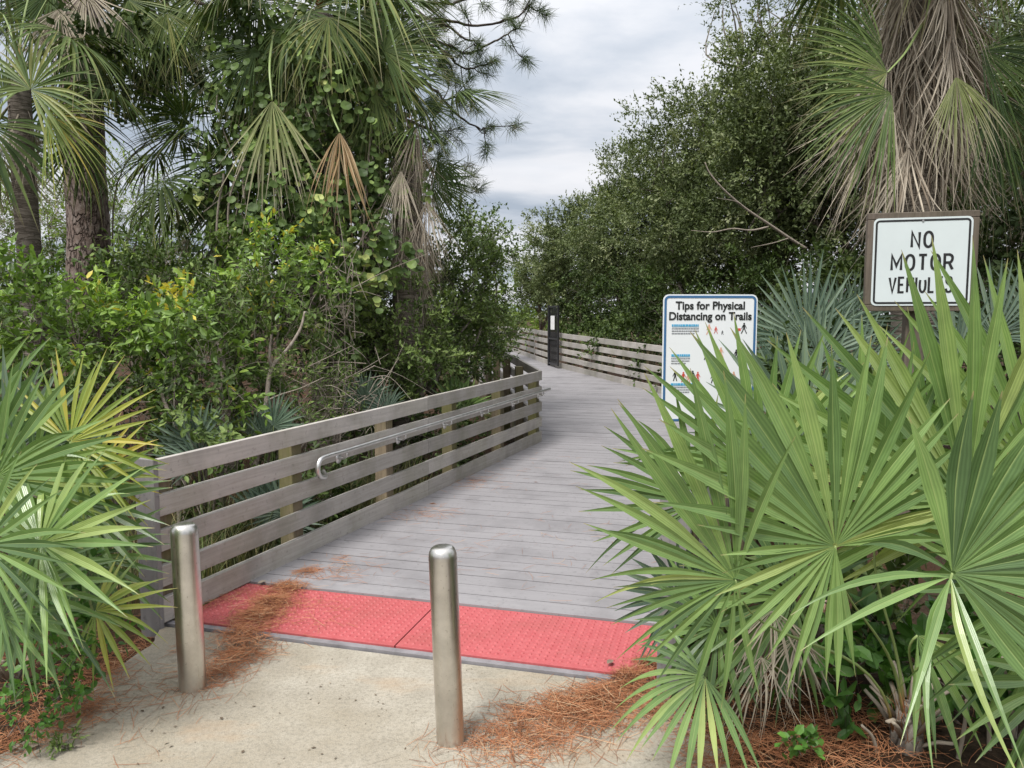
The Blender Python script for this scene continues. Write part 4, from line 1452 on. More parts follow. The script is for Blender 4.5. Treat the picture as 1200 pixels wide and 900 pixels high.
shrub('shrub', 'dark bush beside the slender tree at the bend', 'shrub', 575, 385, 14.5, 40, 34, 3.4, 0.06, 0.028, 'mid', T_FOLD, 0.22, 8, 10, 119, 0.5, 0.9)
shrub('shrub', 'dark green shrub running out of the frame behind the thin-trunked palm', 'shrub', -120, 400, 8.6, 185, 105, 3.0, .075, .034, 'mid', T_FOLD, .25, 8, 9, 130, .45, 1.1)
# bare pale stems rising from the undergrowth
for k, (label, pts, rad) in enumerate((('forked pale bare stem rising above the top rail', [(300, 545, 6.0), (312, 470, 6.05), (318, 432, 6.1), (338, 408, 6.15), (352, 385, 6.2), (357, 365, 6.25)], 0.022),
                                      ('leaning brown stem behind the bright shrubs', [(206, 505, 5.7), (196, 480, 5.75), (185, 450, 5.8), (174, 432, 5.9)], 0.02),
                                      ('thick grey stem at the middle of the thicket', [(258, 540, 6.2), (256, 470, 6.2), (262, 430, 6.3), (255, 400, 6.4)], 0.035),
                                      ('pale leaning stem near the railing corner', [(535, 455, 11.0), (548, 420, 11.1), (560, 395, 11.2), (566, 375, 11.3)], 0.03))):
    pp = [P(*q) for q in pts]
    b = pp[0].copy(); b.z = float(ground_z(b.x, b.y)) - 0.05
    t = thing('bare_stem', label, 'stem', b)
    mb = MB()
    s = spline([b] + pp, 5)
    mb.tube(s, np.linspace(rad * 1.15, rad * 0.35, len(s)), 8)
    if k == 0:
        q = spline([pp[2], P(316, 415, 6.1), P(318, 392, 6.1)], 5)
        mb.tube(q, np.linspace(rad * .7, rad * .3, len(q)), 7)
        q = spline([pp[1], P(330, 462, 6.0), P(352, 455, 6.0), P(380, 442, 6.0)], 5)
        mb.tube(q, np.linspace(rad * .4, rad * .12, len(q)), 6)
    mb.build('stem', M['twig'], t, origin=b, smooth=True)

# bare twig tangle
r = np.random.default_rng(77)
tb = P(392, 400, 7.0)
t = thing('twig_tangle', 'tangle of thin pale leafless twigs under the vine-clad palm', 'twigs', tb)
mb = MB()
for k in range(60):
    a = np.array(P(r.uniform(372, 418), r.uniform(310, 420), r.uniform(6.9, 7.3)))
    dd = r.normal(0, 1, 3) * np.array([0.5, .25, .7])
    q = spline([a, a + dd * .18 + r.normal(0, .03, 3), a + dd * .4 + r.normal(0, .06, 3)], 4)
    mb.tube(q, np.linspace(.005, .0015, len(q)), 4, caps=False)
mb.build('twig', M['twig'], t, origin=tb)
t.children[0]['kind'] = 'stuff'

for q_, (lab, x0, x1, y0, y1, d0, d1, nn) in enumerate((('dry grey twigs arching low over the top rail', 290, 450, 425, 520, 6.2, 7.4, 110), ('brown dead twigs under the bright shrubs', 120, 280, 430, 520, 5.6, 6.4, 60))):
    tb = P((x0 + x1) / 2, y1, (d0 + d1) / 2)
    t = thing('twig_tangle', lab, 'twigs', tb)
    mb = MB()
    for k in range(nn):
        a = np.array(P(r.uniform(x0, x1), r.uniform(y0, y1), r.uniform(d0, d1)))
        dd = r.normal(0, 1, 3) * np.array([.8, .35, .55])
        q = spline([a, a + dd * .15 + r.normal(0, .05, 3), a + dd * .36 + np.array([0, 0, -.06]) + r.normal(0, .07, 3)], 4)
        mb.tube(q, np.linspace(.004, .0012, len(q)), 4, caps=False)
    mb.build('twig', M['twig'], t, origin=tb)
    t.children[0]['kind'] = 'stuff'

# palmetto clumps low in the thicket
for k, (label, px, py, d, R, m) in enumerate((('small upright blue-green palmetto just above the top rail', 438, 470, 7.6, 42, 'palmetto_blue'),
                                              ('palmetto fans showing low through the railing slats', 330, 600, 5.6, 70, 'palmetto_blue'),
                                              ('little dark palmetto next to the forked pale stem', 305, 505, 5.9, 42, 'palmetto_blue'),
                                              ('small palmetto low behind the far slats near the corner', 545, 480, 9.0, 40, 'palmetto'),
                                              ('broad low palmetto fan above the rail beside the bright shrubs', 235, 528, 5.3, 55, 'palmetto_blue'))):
    b = P(px, py + 40, d); b.z = float(ground_z(b.x, b.y))
    t = thing('small_palmetto', label, 'palmetto', b)
    for q in range(5):
        rr = random.Random(k * 10 + q)
        frond(t, b, px + rr.uniform(-.4, .4) * R, py + rr.uniform(-.2, .3) * R, d + rr.uniform(-.15, .15), R * rr.uniform(.8, 1.15), 90 + rr.uniform(-55, 55), 160, 16, 0, 0.3, rr.uniform(-.4, .4), seed=300 + k * 10 + q, mat=m, tone=0.45, droop=.06, pr=.004)

# sedge blades behind the railing
r = np.random.default_rng(91)
mb = MB()
n = 2600
px = np.concatenate([r.uniform(250, 470, 1600), r.uniform(20, 640, 1000)])
for k in range(n):
    al_ = 0
    t_ = r.uniform(0.02, 1.0) ** 0.8
    off = r.uniform(0.35, 2.2)
    if k < 1600: t_ = r.uniform(0.10, 0.65); off = r.uniform(0.35, 1.3)
    b = np.array([L0.x + D.x * SEG * t_ - W.x * off, L0.y + D.y * SEG * t_ - W.y * off, 0])
    b[2] = float(ground_z(b[0], b[1]))
    h = r.uniform(0.5, 1.15) if k < 1600 else r.uniform(0.2, 0.7)
    a = r.uniform(0, 6.28)
    o = np.array([math.cos(a), math.sin(a), 0]) * r.uniform(0.15, 0.6) * h
    s = np.array([-math.sin(a), math.cos(a), 0]) * r.uniform(0.002, 0.0045)
    tt_ = np.array([0, .35, .7, 1.0])
    c = b + np.outer(tt_ ** 1.8, o) + np.outer(tt_ - 0.28 * tt_ ** 2.4, [0, 0, h])
    w = np.array([1, .9, .6, .05])[:, None]
    V = np.stack([c - s * w, c + s * w], 1).reshape(-1, 3)
    mb.add(V, [(0, 1, 3, 2), (2, 3, 5, 4), (4, 5, 7, 6)], 0, r.uniform(0, 1))
for k in range(2600):
    b = np.array([r.uniform(-11, -2.6), r.uniform(1.6, 10), 0])
    if b[1] < 3.4 and b[0] > -3.2: continue
    al_, ac_ = local_uv(b[0], b[1])
    if ac_ > -.35 and al_ > 0 or (al_ <= 0 and ac_ > -.9 - .5 * (3.9 - b[1])): continue
    b[2] = float(ground_z(b[0], b[1]))
    h = r.uniform(.25, .7)
    a = r.uniform(0, 6.28)
    o = np.array([math.cos(a), math.sin(a), 0]) * r.uniform(0.15, 0.6) * h
    s = np.array([-math.sin(a), math.cos(a), 0]) * r.uniform(0.003, 0.006)
    tt_ = np.array([0, .35, .7, 1.0])
    c = b + np.outer(tt_ ** 1.8, o) + np.outer(tt_ - 0.28 * tt_ ** 2.4, [0, 0, h])
    w = np.array([1, .9, .6, .05])[:, None]
    V = np.stack([c - s * w, c + s * w], 1).reshape(-1, 3)
    mb.add(V, [(0, 1, 3, 2), (2, 3, 5, 4), (4, 5, 7, 6)], 0, r.uniform(0, 1))
tag(mb.build('sedge_grass', M['sedge']), 'thin sedge blades growing below and above the slatted railing', 'grass', kind='stuff')


# ------------------------------------------------------------------ oaks on the far side of the walk
def oak_meshes(seed, n, ll=0.075, lw=0.036, rz=1.0, mat='oak'):
    """unit-ish oak: crown centred at 0 with radius ~1 wide, scaled by the object"""
    pass


def oak(label, px, py, d, rx, ry, seed, cov=4.2, ll=0.075, lw=0.036, mat='oak', tone=0.45, ybot=None, depth=None, base=None, lump=0.34):
    return shrub('oak_tree', label, 'tree', px, py, d, rx, ry, cov, ll, lw, mat, T_FOLD, 0.45, 8, 12, seed, tone, depth, base=base, stem=0.13, inner=0.3, twigs=False, droop=0.15, lump=lump, tvar=0.26, crad=0.5)


oak('oak with small grey-green leaves arching over the path right of the sky gap', 856, 222, 17.5, 112, 124, 201, 10, depth=2.3, base=Vector((5.4, 18.5, -.3)))
oak('darker oak next in the row, its bare pale limb over the silver palmetto', 945, 170, 14.5, 105, 150, 202, 10, depth=2.0, tone=0.40, base=Vector((6.2, 15.4, -.3)))
oak('oak farther along the path with a domed crown', 755, 275, 24.0, 72, 102, 203, 10, 0.085, 0.042, depth=2.3, base=Vector((4.0, 25, -.3)))
oak('smaller pale oak beyond the domed one, beside the sky gap', 676, 305, 31.0, 46, 72, 204, 10, 0.10, 0.05, tone=0.52, depth=2.0, base=Vector((2.6, 32, -.3)))
oak('last small oak of the row just above the black gate', 634, 325, 38.0, 28, 50, 205, 9, 0.11, 0.055, tone=0.55, depth=2.0, base=Vector((1.5, 39, -.3)))
oak('tall oak behind the cabbage palm with the dead skirt', 1085, 130, 15.0, 150, 170, 206, 6, depth=2.2, tone=0.38, base=Vector((8.6, 16, -.3)))
oak('high thin oak crown reaching past the top of the picture', 905, 25, 17.5, 70, 65, 207, 1.6, depth=1.8, tone=0.5, base=Vector((6.6, 19, -.3)))
oak('oak at the edge of the picture behind the second grey-green palmetto', 1210, 250, 11.0, 110, 150, 208, 5, depth=1.6, tone=0.35, base=Vector((7.8, 12, -.3)))
# bare limb of the darker oak: its own dead branch
dlb = P(940, 292, 12.6)
t = thing('dead_branch', 'bare pale dead branch sticking out of the oaks above the silver palmetto', 'branch', dlb)
mb = MB()
for pts, r0 in (([(945, 292, 12.6), (925, 279, 12.5), (900, 262, 12.4), (872, 243, 12.3), (848, 222, 12.2), (832, 203, 12.2), (826, 190, 12.2)], .028), ([(900, 266, 12.4), (880, 270, 12.3), (858, 268, 12.2), (835, 272, 12.1), (810, 270, 12.0)], .018),
                ([(872, 243, 12.3), (862, 236, 12.2), (840, 232, 12.1)], .011), ([(925, 279, 12.5), (905, 285, 12.3), (880, 290, 12.2)], .013)):
    s = spline([P(*q) for q in pts], 5)
    mb.tube(s, np.linspace(r0, r0 * .25, len(s)), 7)
mb.build('limb', M['twig'], t, origin=dlb, smooth=True)
# dark bushes at the feet of the oaks
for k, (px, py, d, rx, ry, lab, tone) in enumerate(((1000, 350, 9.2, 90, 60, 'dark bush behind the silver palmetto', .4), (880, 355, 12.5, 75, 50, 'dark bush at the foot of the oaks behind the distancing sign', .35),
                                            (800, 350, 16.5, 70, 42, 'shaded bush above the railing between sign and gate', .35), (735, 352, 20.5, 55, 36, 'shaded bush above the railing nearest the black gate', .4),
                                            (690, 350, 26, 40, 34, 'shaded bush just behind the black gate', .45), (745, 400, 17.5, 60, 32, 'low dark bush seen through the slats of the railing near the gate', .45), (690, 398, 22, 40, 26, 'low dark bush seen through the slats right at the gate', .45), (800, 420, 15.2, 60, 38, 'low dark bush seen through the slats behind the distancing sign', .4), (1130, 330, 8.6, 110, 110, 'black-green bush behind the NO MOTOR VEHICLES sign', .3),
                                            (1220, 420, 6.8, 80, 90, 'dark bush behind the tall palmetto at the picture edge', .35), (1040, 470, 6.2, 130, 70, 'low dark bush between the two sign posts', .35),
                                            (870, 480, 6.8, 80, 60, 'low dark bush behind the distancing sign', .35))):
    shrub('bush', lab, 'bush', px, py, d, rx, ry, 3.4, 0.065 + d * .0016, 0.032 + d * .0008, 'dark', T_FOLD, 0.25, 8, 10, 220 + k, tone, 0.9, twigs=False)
shrub('bush', 'bright green distant bush glowing at the end of the path', 'bush', 596, 352, 40, 34, 36, 3.0, 0.16, 0.08, 'yellowgreen', T_FOLD, 0.45, 8, 10, 240, 0.5, 1.6, twigs=False)
shrub('bush', 'lower yellow-green bush around the diamond sign', 'bush', 622, 378, 46, 34, 18, 3.0, 0.16, 0.08, 'yellowgreen', T_FOLD, 0.45, 8, 10, 241, 0.4, 1.6, twigs=False)
shrub('tree', 'feathery yellow-green tree behind the pine trunk', 'tree', 150, 270, 17, 75, 80, 1.9, 0.075, 0.030, 'yellowgreen', T_FOLD, 0.5, 7, 10, 242, 0.45, 1.4, stem=0.06, inner=0.3)
shrub('tree', 'feathery light green tree behind the thin palm trunk', 'tree', 30, 255, 18, 75, 75, 1.9, 0.08, 0.032, 'yellowgreen', T_FOLD, 0.5, 7, 10, 243, 0.42, 1.4, stem=0.06)
shrub('tree', 'bushy distant tree above the slender tree at the bend', 'tree', 560, 300, 22, 40, 55, 3.0, 0.10, 0.05, 'mid', T_FOLD, 0.4, 8, 10, 244, 0.5, 1.4, stem=0.06, twigs=False)
# far woods behind everything
r = np.random.default_rng(17)
mb = MB()
n = 420
n = 620
ang = np.concatenate([r.uniform(-62, -2.5, n // 2), r.uniform(3.2, 62, n // 2)])
dd = r.uniform(42, 60, n)
C = np.stack([np.tan(np.radians(ang)) * dd, dd, r.uniform(0.2, 4.2, n)], 1)
foliage(mb, r, C, np.full(n, 0.9), nrm(r.normal(0, 1, (n, 3)) + np.array([0, -.6, .4])), 9, 12, 0.9, 0.30, 0.16, T_FOLD, 0.42, tvar=.2)
tag(mb.build('far_woods', M['mid']), 'far green woods closing the view behind the trees', 'woods', kind='stuff')


# ------------------------------------------------------------------ pines
def trunk_path(px0, d0, zbase, px1, ztop, wob, seed, n=14):
    r = np.random.default_rng(seed)
    b = P(px0, 400, d0); b.z = zbase
    tpt = P(px1, 100, d0); tpt.z = ztop
    return [Vector(b).lerp(tpt, k / n) + Vector((r.normal(0, wob), r.normal(0, wob), 0)) for k in range(n + 1)]


def rough_trunk(name, label, cat, path, r0, r1, mat, amp, seed, sides=28, sub=5):
    r = np.random.default_rng(seed)
    pts = spline(path, sub)
    t = thing(name, label, cat, path[0])
    mb = MB().tube(pts, np.linspace(r0, r1, len(pts)), sides)
    V = mb.V[0].reshape(len(pts), sides, 3)
    c = pts[:, None, :]
    mb.V[0] = (c + (V - c) * (1 + r.normal(0, amp, (len(pts), sides, 1)))).reshape(-1, 3)
    mb.build('trunk', M[mat], t, origin=path[0], smooth=True)
    return t, pts


def needles_tuft(mb, r, c, d, n, ln):
    dirs = nrm(np.asarray(d)[None] * 0.55 + r.normal(0, 0.75, (n, 3)))
    b = np.asarray(c)[None] + r.normal(0, ln * .12, (n, 3)) - np.asarray(d)[None] * r.uniform(0, ln * .7, (n, 1))
    L = ln * r.uniform(.7, 1.15, (n, 1))
    e = b + dirs * L
    e[:, 2] -= .12 * L[:, 0]
    m = (b + e) / 2
    m[:, 2] += .05 * L[:, 0]
    s = nrm(np.cross(dirs, r.normal(0, 1, (n, 3)))) * 0.0016 * 1.6
    V = np.stack([b - s, b + s, m - s, m + s, e], 1).reshape(-1, 3)
    o = (np.arange(n) * 5)[:, None, None]
    F4 = (np.array([(0, 1, 3, 2)])[None] + o).reshape(-1, 4)
    F3 = (np.array([(2, 3, 4)])[None] + o).reshape(-1, 3)
    rd_ = np.repeat(np.clip(r.normal(.5, .2) + r.normal(0, .15, n), 0, 1), 5)
    k0 = mb.n
    mb.add(V, F4, 0, rd_, .3)
    mb.F.append(F3 + k0); mb.M.append(np.zeros(len(F3), np.int32))


def pine_branches(t, origin, branches, seed, tuft=70, ln=0.17, d_mat='twig_dark'):
    r = np.random.default_rng(seed)
    bm_, nm = MB(), MB()
    for pts, r0 in branches:
        s = spline(pts, 6)
        s = s + r.normal(0, .012, s.shape)
        bm_.tube(s, np.linspace(r0, r0 * .3, len(s)), 6)
        ends = [(s[-1], s[-1] - s[-3])]
        for k in range(5, len(s) - 1, 3):
            dv = nrm(s[k + 1] - s[k]) * .6 + r.normal(0, .6, 3)
            dv = nrm(dv) * r.uniform(.22, .5)
            q = spline([s[k], s[k] + dv * .5 + r.normal(0, .03, 3), s[k] + dv + np.array([0, 0, .06])], 4)
            bm_.tube(q, np.linspace(r0 * .35, r0 * .16, len(q)), 5, caps=False)
            ends.append((q[-1], q[-1] - q[-2]))
            if r.random() < .5:
                dv2 = nrm(dv + r.normal(0, .5, 3)) * r.uniform(.1, .25)
                bm_.tube([q[4], q[4] + dv2], [r0 * .2, r0 * .1], 4, caps=False)
                ends.append((q[4] + dv2, dv2))
        for c, dv in ends:
            needles_tuft(nm, r, c, nrm(dv), tuft, ln)
    bm_.build('branch', M[d_mat], t, origin=origin, smooth=True)
    o = nm.build('needles', M['needle'], t, origin=origin)


pp = trunk_path(103, 10.2, -0.4, 107, 11.0, .015, 5)
tp, pts = rough_trunk('pine_tree', 'pine tree with thick flaky reddish grey bark standing behind the bright shrubs', 'tree', pp, .265, .22, 'pine_bark', .022, 6)
pine_branches(tp, pp[0], [([P(106, -20, 10.2), P(190, -10, 9.8), P(260, 10, 9.4)], .05), ([P(106, -60, 10.2), P(170, 0, 10.4), P(215, 60, 10.6), P(235, 95, 10.6)], .05), ([P(106, 40, 10.2), P(150, 75, 10.0), P(175, 110, 9.9)], .035),
                          ([P(106, -60, 10.2), P(40, -20, 10), P(0, 20, 9.8)], .05)], 7)
pp2 = trunk_path(430, 11.8, -0.4, 452, 10.5, .015, 15)
tp2, pts2 = rough_trunk('pine_tree', 'pine tree behind the vine-clad palm, its needle tufts reaching into the sky gap', 'tree', pp2, .2, .13, 'pine_bark', .02, 16)
B = []
for q in ([(450, 20), (510, 22), (560, 30), (605, 18), (622, 5)], [(452, 60), (505, 48), (548, 62), (585, 45), (612, 30)], [(450, 90), (500, 100), (530, 128), (560, 150), (578, 148)], [(452, 40), (510, 55), (545, 80), (572, 75)],
          [(450, 130), (500, 150), (520, 170), (505, 150), (520, 118), (555, 110)], [(452, 200), (500, 195), (525, 215), (545, 222)], [(452, -10), (520, 5), (570, -10), (600, -20)], [(450, 160), (490, 160), (500, 170)], [(450, -10), (540, 40), (560, 52)], [(452, 20), (520, 70), (535, 92)]):
    B.append(([P(a, b, 11.0 + .25 * math.sin(a * .05 + b)) for a, b in q], .026))
pine_branches(tp2, pp2[0], B, 18, 80, .2)


# ------------------------------------------------------------------ cabbage palms
def palm_frond_mesh(seed, lp=0.9, R=0.95, mat='palm', spread=250, nseg=38, droop=0.42, dipa=0.35, crumple=0.0, wscale=0.85, join=0.40, tone=.5, cup=.12, pr=.014):
    mb = MB()
    r = random.Random(seed)
    pts = bez((0, 0, 0), (0, lp * .35, .06 * lp), (0, lp * .75, .08 * lp), (0, lp, .02 * lp), 9)
    mb.tube(pts, np.linspace(pr * 1.5, pr * .7, 9), 6, mat=1, flat=.6)
    A = (0, math.cos(dipa), -math.sin(dipa)); N = (0, math.sin(dipa), math.cos(dipa))
    fan(mb, pts[-1], A, N, R, spread, nseg, join, droop, cup, .3, seed, .25, wscale, .03, crumple, tone)
    o = mb.build('frond', [M[mat], M['petiole'] if mat != 'palm_dead' else M['palm_dead']], smooth=False)
    return o


PROTO = {
    'green': [palm_frond_mesh(400 + k, 0.85 + .1 * k, 0.98, 'palm', 240, 44, .5, .30 + .1 * k, tone=.5 + .1 * (k % 2)) for k in range(4)],
    'pale': [palm_frond_mesh(410 + k, 0.8, 0.85, 'palm_pale', 200, 36, .6, .6, wscale=.6, tone=.5) for k in range(2)],
    'dead': [palm_frond_mesh(420 + k, 0.45 + .12 * k, 0.95, 'palm_dead', 55, 20, .06, .12, crumple=.15, wscale=1.1, join=.20, tone=.55) for k in range(4)],
}
for v in PROTO.values():
    for o in v:
        COL.objects.unlink(o)


def put_frond(t, kind, k, loc, az, el, s=1.0, roll=0.0, label=None):
    src = PROTO[kind][k % len(PROTO[kind])]
    o = bpy.data.objects.new('frond' if kind != 'dead' else 'dead_frond', src.data)
    COL.objects.link(o)
    o.parent = t
    m = Matrix.Rotation(az, 4, 'Z') @ Matrix.Rotation(el, 4, 'X') @ Matrix.Rotation(roll, 4, 'Y')
    o.rotation_euler = m.to_euler()
    o.location = loc
    o.scale = (s, s, s)
    if label: o['label'] = label
    return o


def cabbage_palm(label, px, d, hub_py, trunk_r, n_green, n_dead, seed, zbase=-.35, el_range=(1.2, -.7), dead_el=(-.9, -1.45), skirt=1.0, s=1.0, pale=3, lean=0.0, dead_s=1.0, mat='palm_bark'):
    r = random.Random(seed)
    hub = P(px, hub_py, d)
    base = Vector((hub.x - lean, hub.y, zbase))
    n = 10
    path = [base.lerp(hub, k / n) + Vector((math.sin(k * .5) * .02, 0, 0)) for k in range(n + 1)]
    t, _ = rough_trunk('cabbage_palm', label, 'palm', path, trunk_r * 1.08, trunk_r * .9, mat, .02, seed, 22, 5)
    off = hub - base
    for k in range(n_green):
        f = k / max(1, n_green - 1)
        el = el_range[0] + (el_range[1] - el_range[0]) * f + r.gauss(0, .1)
        put_frond(t, 'green', r.randrange(4), off + Vector((0, 0, .25 - .35 * f)), k * 2.39996 + r.gauss(0, .15), el, s * r.uniform(.88, 1.1), r.gauss(0, .25))
    for k in range(pale):
        put_frond(t, 'pale', k, off + Vector((0, 0, -.1)), r.uniform(0, 6.28), -.9 + r.gauss(0, .2), s * r.uniform(.9, 1.1), r.gauss(0, .3))
    for k in range(n_dead):
        f = k / max(1, n_dead - 1)
        el = dead_el[0] + (dead_el[1] - dead_el[0]) * r.random()
        put_frond(t, 'dead', r.randrange(4), off + Vector((0, 0, -.1 - skirt * f)), k * 2.39996 + r.gauss(0, .3), el, dead_s * r.uniform(.8, 1.15), r.gauss(0, .5))
    return t, base, hub


# thin palm at the picture edge
tA, bA, hA = cabbage_palm('thin-trunked cabbage palm with yellowing lower fronds at the edge of the thicket', 24, 8.2, 95, .12, 14, 12, 500, s=.85, skirt=.45, dead_s=.55, pale=2, lean=.02, el_range=(1.2, -.5))
# palm above the pine
tB, bB, hB = cabbage_palm('cabbage palm hidden behind the pine trunk, its fronds hanging from above', 76, 11.4, -130, .17, 22, 22, 510, s=1.15, skirt=.7, pale=5, el_range=(.7, -1.1))
# vine-clad palm
tC, bC, hC = cabbage_palm('big cabbage palm smothered in round-leaved vines', 375, 9.2, 20, .2, 26, 20, 520, s=.92, skirt=1.6, pale=3, el_range=(1.0, -.9))
tD, bD, hD = cabbage_palm('cabbage palm with a long grey thatch skirt leaning beside the vine-clad one', 480, 8.9, 165, .18, 7, 72, 530, s=.62, skirt=1.35, pale=1, el_range=(.9, -.5), dead_el=(-1.2, -1.5), dead_s=.62, lean=.1)
tE, bE, hE = cabbage_palm('dark young cabbage palm deep in the thicket beside the sky gap', 258, 9.6, 205, .14, 14, 4, 540, s=.75, skirt=.4, pale=0, el_range=(.9, -.6))
tF, bF, hF = cabbage_palm('small palm with shaggy fronds low between pine and thicket', 205, 11.5, 350, .15, 14, 4, 545, s=.6, skirt=.4, pale=1, el_range=(1.0, -.8))
# skirted palm on the other side
tG, bG, hG = cabbage_palm('tall cabbage palm with a huge skirt of dead grey fronds above the square sign', 1092, 7.4, -165, .19, 18, 100, 550, s=.95, skirt=1.75, pale=2, el_range=(1.0, -.5), dead_el=(-1.12, -1.55), dead_s=1.12)
tH, bH, hH = cabbage_palm('second cabbage palm with brown hanging fronds at the edge of the frame', 1230, 8.6, 60, .18, 16, 26, 560, s=.9, skirt=1.5, pale=2, el_range=(.9, -.9))


def hang(t, base, px, py, d, Rpx, ang, spread, mat, seed, lean=0., tilt=.2, side=0., droop=.25, label=None, nseg=34, wscale=1.0, crumple=0., tone=.5, stalk=None, join=.30):
    """a frond placed by hand on a palm"""
    o = frond(t, base, px, py, d, Rpx, ang, spread, nseg, lean, tilt, side, mat, tone, seed, droop, join, .15, .08, False, label, 'frond' if mat != 'palm_dead' else 'dead_frond', .03, crumple, wscale)
    if stalk:
        s = spline([P(*q) for q in stalk] + [P(px, py, d)], 6)
        MB().tube(s, np.linspace(.016, .009, len(s)), 6, flat=.6).build('petiole', M['petiole'] if mat != 'palm_dead' else M['palm_dead'], o, origin=t.location, smooth=True)
    return o


hang(tC, bC, 319, 118, 7.7, 105, 272, 84, 'palm_pale', 601, wscale=1.25, crumple=.10, nseg=26, label='pale drooping frond with browning tips', stalk=[(322, 30, 8.6), (316, 75, 7.9)])
hang(tC, bC, 398, 155, 7.7, 82, 270, 70, 'palm_brown', 602, label='dead orange-brown hanging frond', crumple=.22, wscale=1.0, nseg=20, droop=.4, stalk=[(380, 90, 8.4), (388, 130, 7.9)])
hang(tC, bC, 385, 20, 7.9, 75, 268, 170, 'palm', 603, tone=.85, droop=.4)
hang(tC, bC, 450, 60, 8.0, 80, 15, 170, 'palm', 604, tone=.6, side=.2)
hang(tD, bD, 452, 80, 8.3, 78, -10, 160, 'palm', 605, tone=.75, droop=.2)
hang(tD, bD, 440, 110, 8.2, 62, 270, 110, 'palm', 606, tone=.7)
hang(tD, bD, 505, 215, 9.4, 62, -10, 150, 'palm', 607, tone=.55)
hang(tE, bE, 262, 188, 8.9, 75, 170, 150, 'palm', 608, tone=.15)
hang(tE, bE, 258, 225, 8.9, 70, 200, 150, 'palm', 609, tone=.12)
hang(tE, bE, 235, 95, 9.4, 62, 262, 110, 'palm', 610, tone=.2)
hang(tB, bB, 195, 15, 9.4, 78, 275, 130, 'palm', 611, tone=.75, stalk=[(170, -60, 9.9), (188, -20, 9.5)])
hang(tB, bB, 258, -10, 9.4, 90, 290, 120, 'palm', 612, tone=.6)
hang(tA, bA, 36, 105, 7.1, 92, 60, 250, 'palm', 613, tone=.85, tilt=.4)
hang(tA, bA, 55, 135, 7.2, 82, -20, 150, 'palmetto_yellow', 614, tone=.55, droop=.25, label='yellow-green drooping frond')
hang(tA, bA, 5, 110, 7.2, 80, 160, 200, 'palm', 615, tone=.7)
hang(tG, bG, 1035, 60, 6.7, 110, 165, 120, 'palm', 660, tone=.5, droop=.15)
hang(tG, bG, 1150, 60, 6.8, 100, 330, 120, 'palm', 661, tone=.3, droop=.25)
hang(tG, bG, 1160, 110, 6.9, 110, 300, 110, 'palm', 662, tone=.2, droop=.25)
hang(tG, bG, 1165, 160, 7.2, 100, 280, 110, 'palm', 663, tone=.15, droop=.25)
hang(tG, bG, 1040, 85, 6.6, 112, 182, 130, 'palm', 616, tone=.72, droop=.2, stalk=[(1085, 20, 7.2), (1062, 60, 6.8)], nseg=34)
hang(tG, bG, 1045, 110, 6.5, 125, 205, 130, 'palm', 617, tone=.55, droop=.3, nseg=34)
hang(tG, bG, 1048, 130, 6.6, 130, 228, 100, 'palm_dead', 618, tone=.7, crumple=.12, wscale=.6, droop=.2)
hang(tG, bG, 1120, 90, 6.5, 100, 285, 90, 'palm_pale', 619, tone=.5)

# ---- vines over the palms
r = np.random.default_rng(66)
vt = thing('vine', 'round-leaved climbing vine draped over the big cabbage palm', 'vine', (bC.x, bC.y, -.35))
vl, vs_ = MB(), MB()
blobs = [(345, 200, 8.3, 60, 70, .5, 420), (420, 300, 8.0, 70, 60, .5, 420), (330, 120, 8.9, 85, 100, .9, 900), (400, 130, 8.6, 75, 80, .8, 900), (300, 220, 8.9, 70, 75, .7, 700), (380, 250, 8.4, 85, 70, .8, 900), (450, 130, 8.8, 40, 90, .6, 300), (340, 300, 8.4, 90, 45, .7, 600), (255, 275, 9.2, 40, 45, .5, 220), (460, 240, 9.0, 35, 100, .5, 320),
         (360, 40, 9.4, 100, 40, .8, 420), (165, 105, 9.9, 45, 40, .3, 260)]
for (px, py, d, rx, ry, dp, n) in blobs:
    c = np.array(P(px, py, d))
    u = nrm(r.normal(0, 1, (n, 3)))
    u[:, 1] = -np.abs(u[:, 1])
    rad = r.uniform(.75, 1.05, (n, 1)) * (1 + .25 * np.sin(u[:, 0:1] * 7 + px) * np.sin(u[:, 2:3] * 6 + py))
    pos = c + u * rad * np.array([rx * d / 900, dp, ry * d / 900])
    tone = np.clip(.42 + .22 * np.sin(pos[:, 0] * 5 + pos[:, 2] * 4) + r.normal(0, .2, n), 0, 1)
    dirs = nrm(np.array([0, -.3, -.9]) + r.normal(0, .5, (n, 3)))
    up = nrm(u * .6 + np.array([0, -.2, .75]) + r.normal(0, .5, (n, 3)))
    keep = (np.sin(pos[:, 0] * 6.1 + pos[:, 2] * 3.7 + px) + np.sin(pos[:, 2] * 7.3 - pos[:, 0] * 2.9) + r.normal(0, .7, n)) > -.55
    pos, dirs, up, tone = pos[keep], dirs[keep], up[keep], tone[keep]
    n = len(pos)
    sz = np.clip(r.normal(.07, .022, n), .03, .12)
    leaves(vl, pos, dirs, up, sz, sz * .95, T_ROUND, tone)
for k in range(46):
    px, py = r.uniform(250, 490), r.uniform(60, 260)
    a = P(px, py, 8.4)
    ln = r.uniform(.5, 1.4)
    pts = [a, a + Vector((r.normal(0, .12), -.05, -ln * .4)), a + Vector((r.normal(0, .2), -.05, -ln))]
    s = spline(pts, 7)
    vs_.tube(s, .006, 5, caps=False)
    m = 12
    ii = r.integers(0, len(s), m)
    pos = s[ii] + r.normal(0, .03, (m, 3))
    sz = r.uniform(.05, .095, m)
    leaves(vl, pos, nrm(np.array([0, -.3, -.9]) + r.normal(0, .5, (m, 3))), nrm(np.array([0, -.7, .6]) + r.normal(0, .4, (m, 3))), sz, sz * .95, T_ROUND, np.clip(r.normal(.6, .2, m), 0, 1))
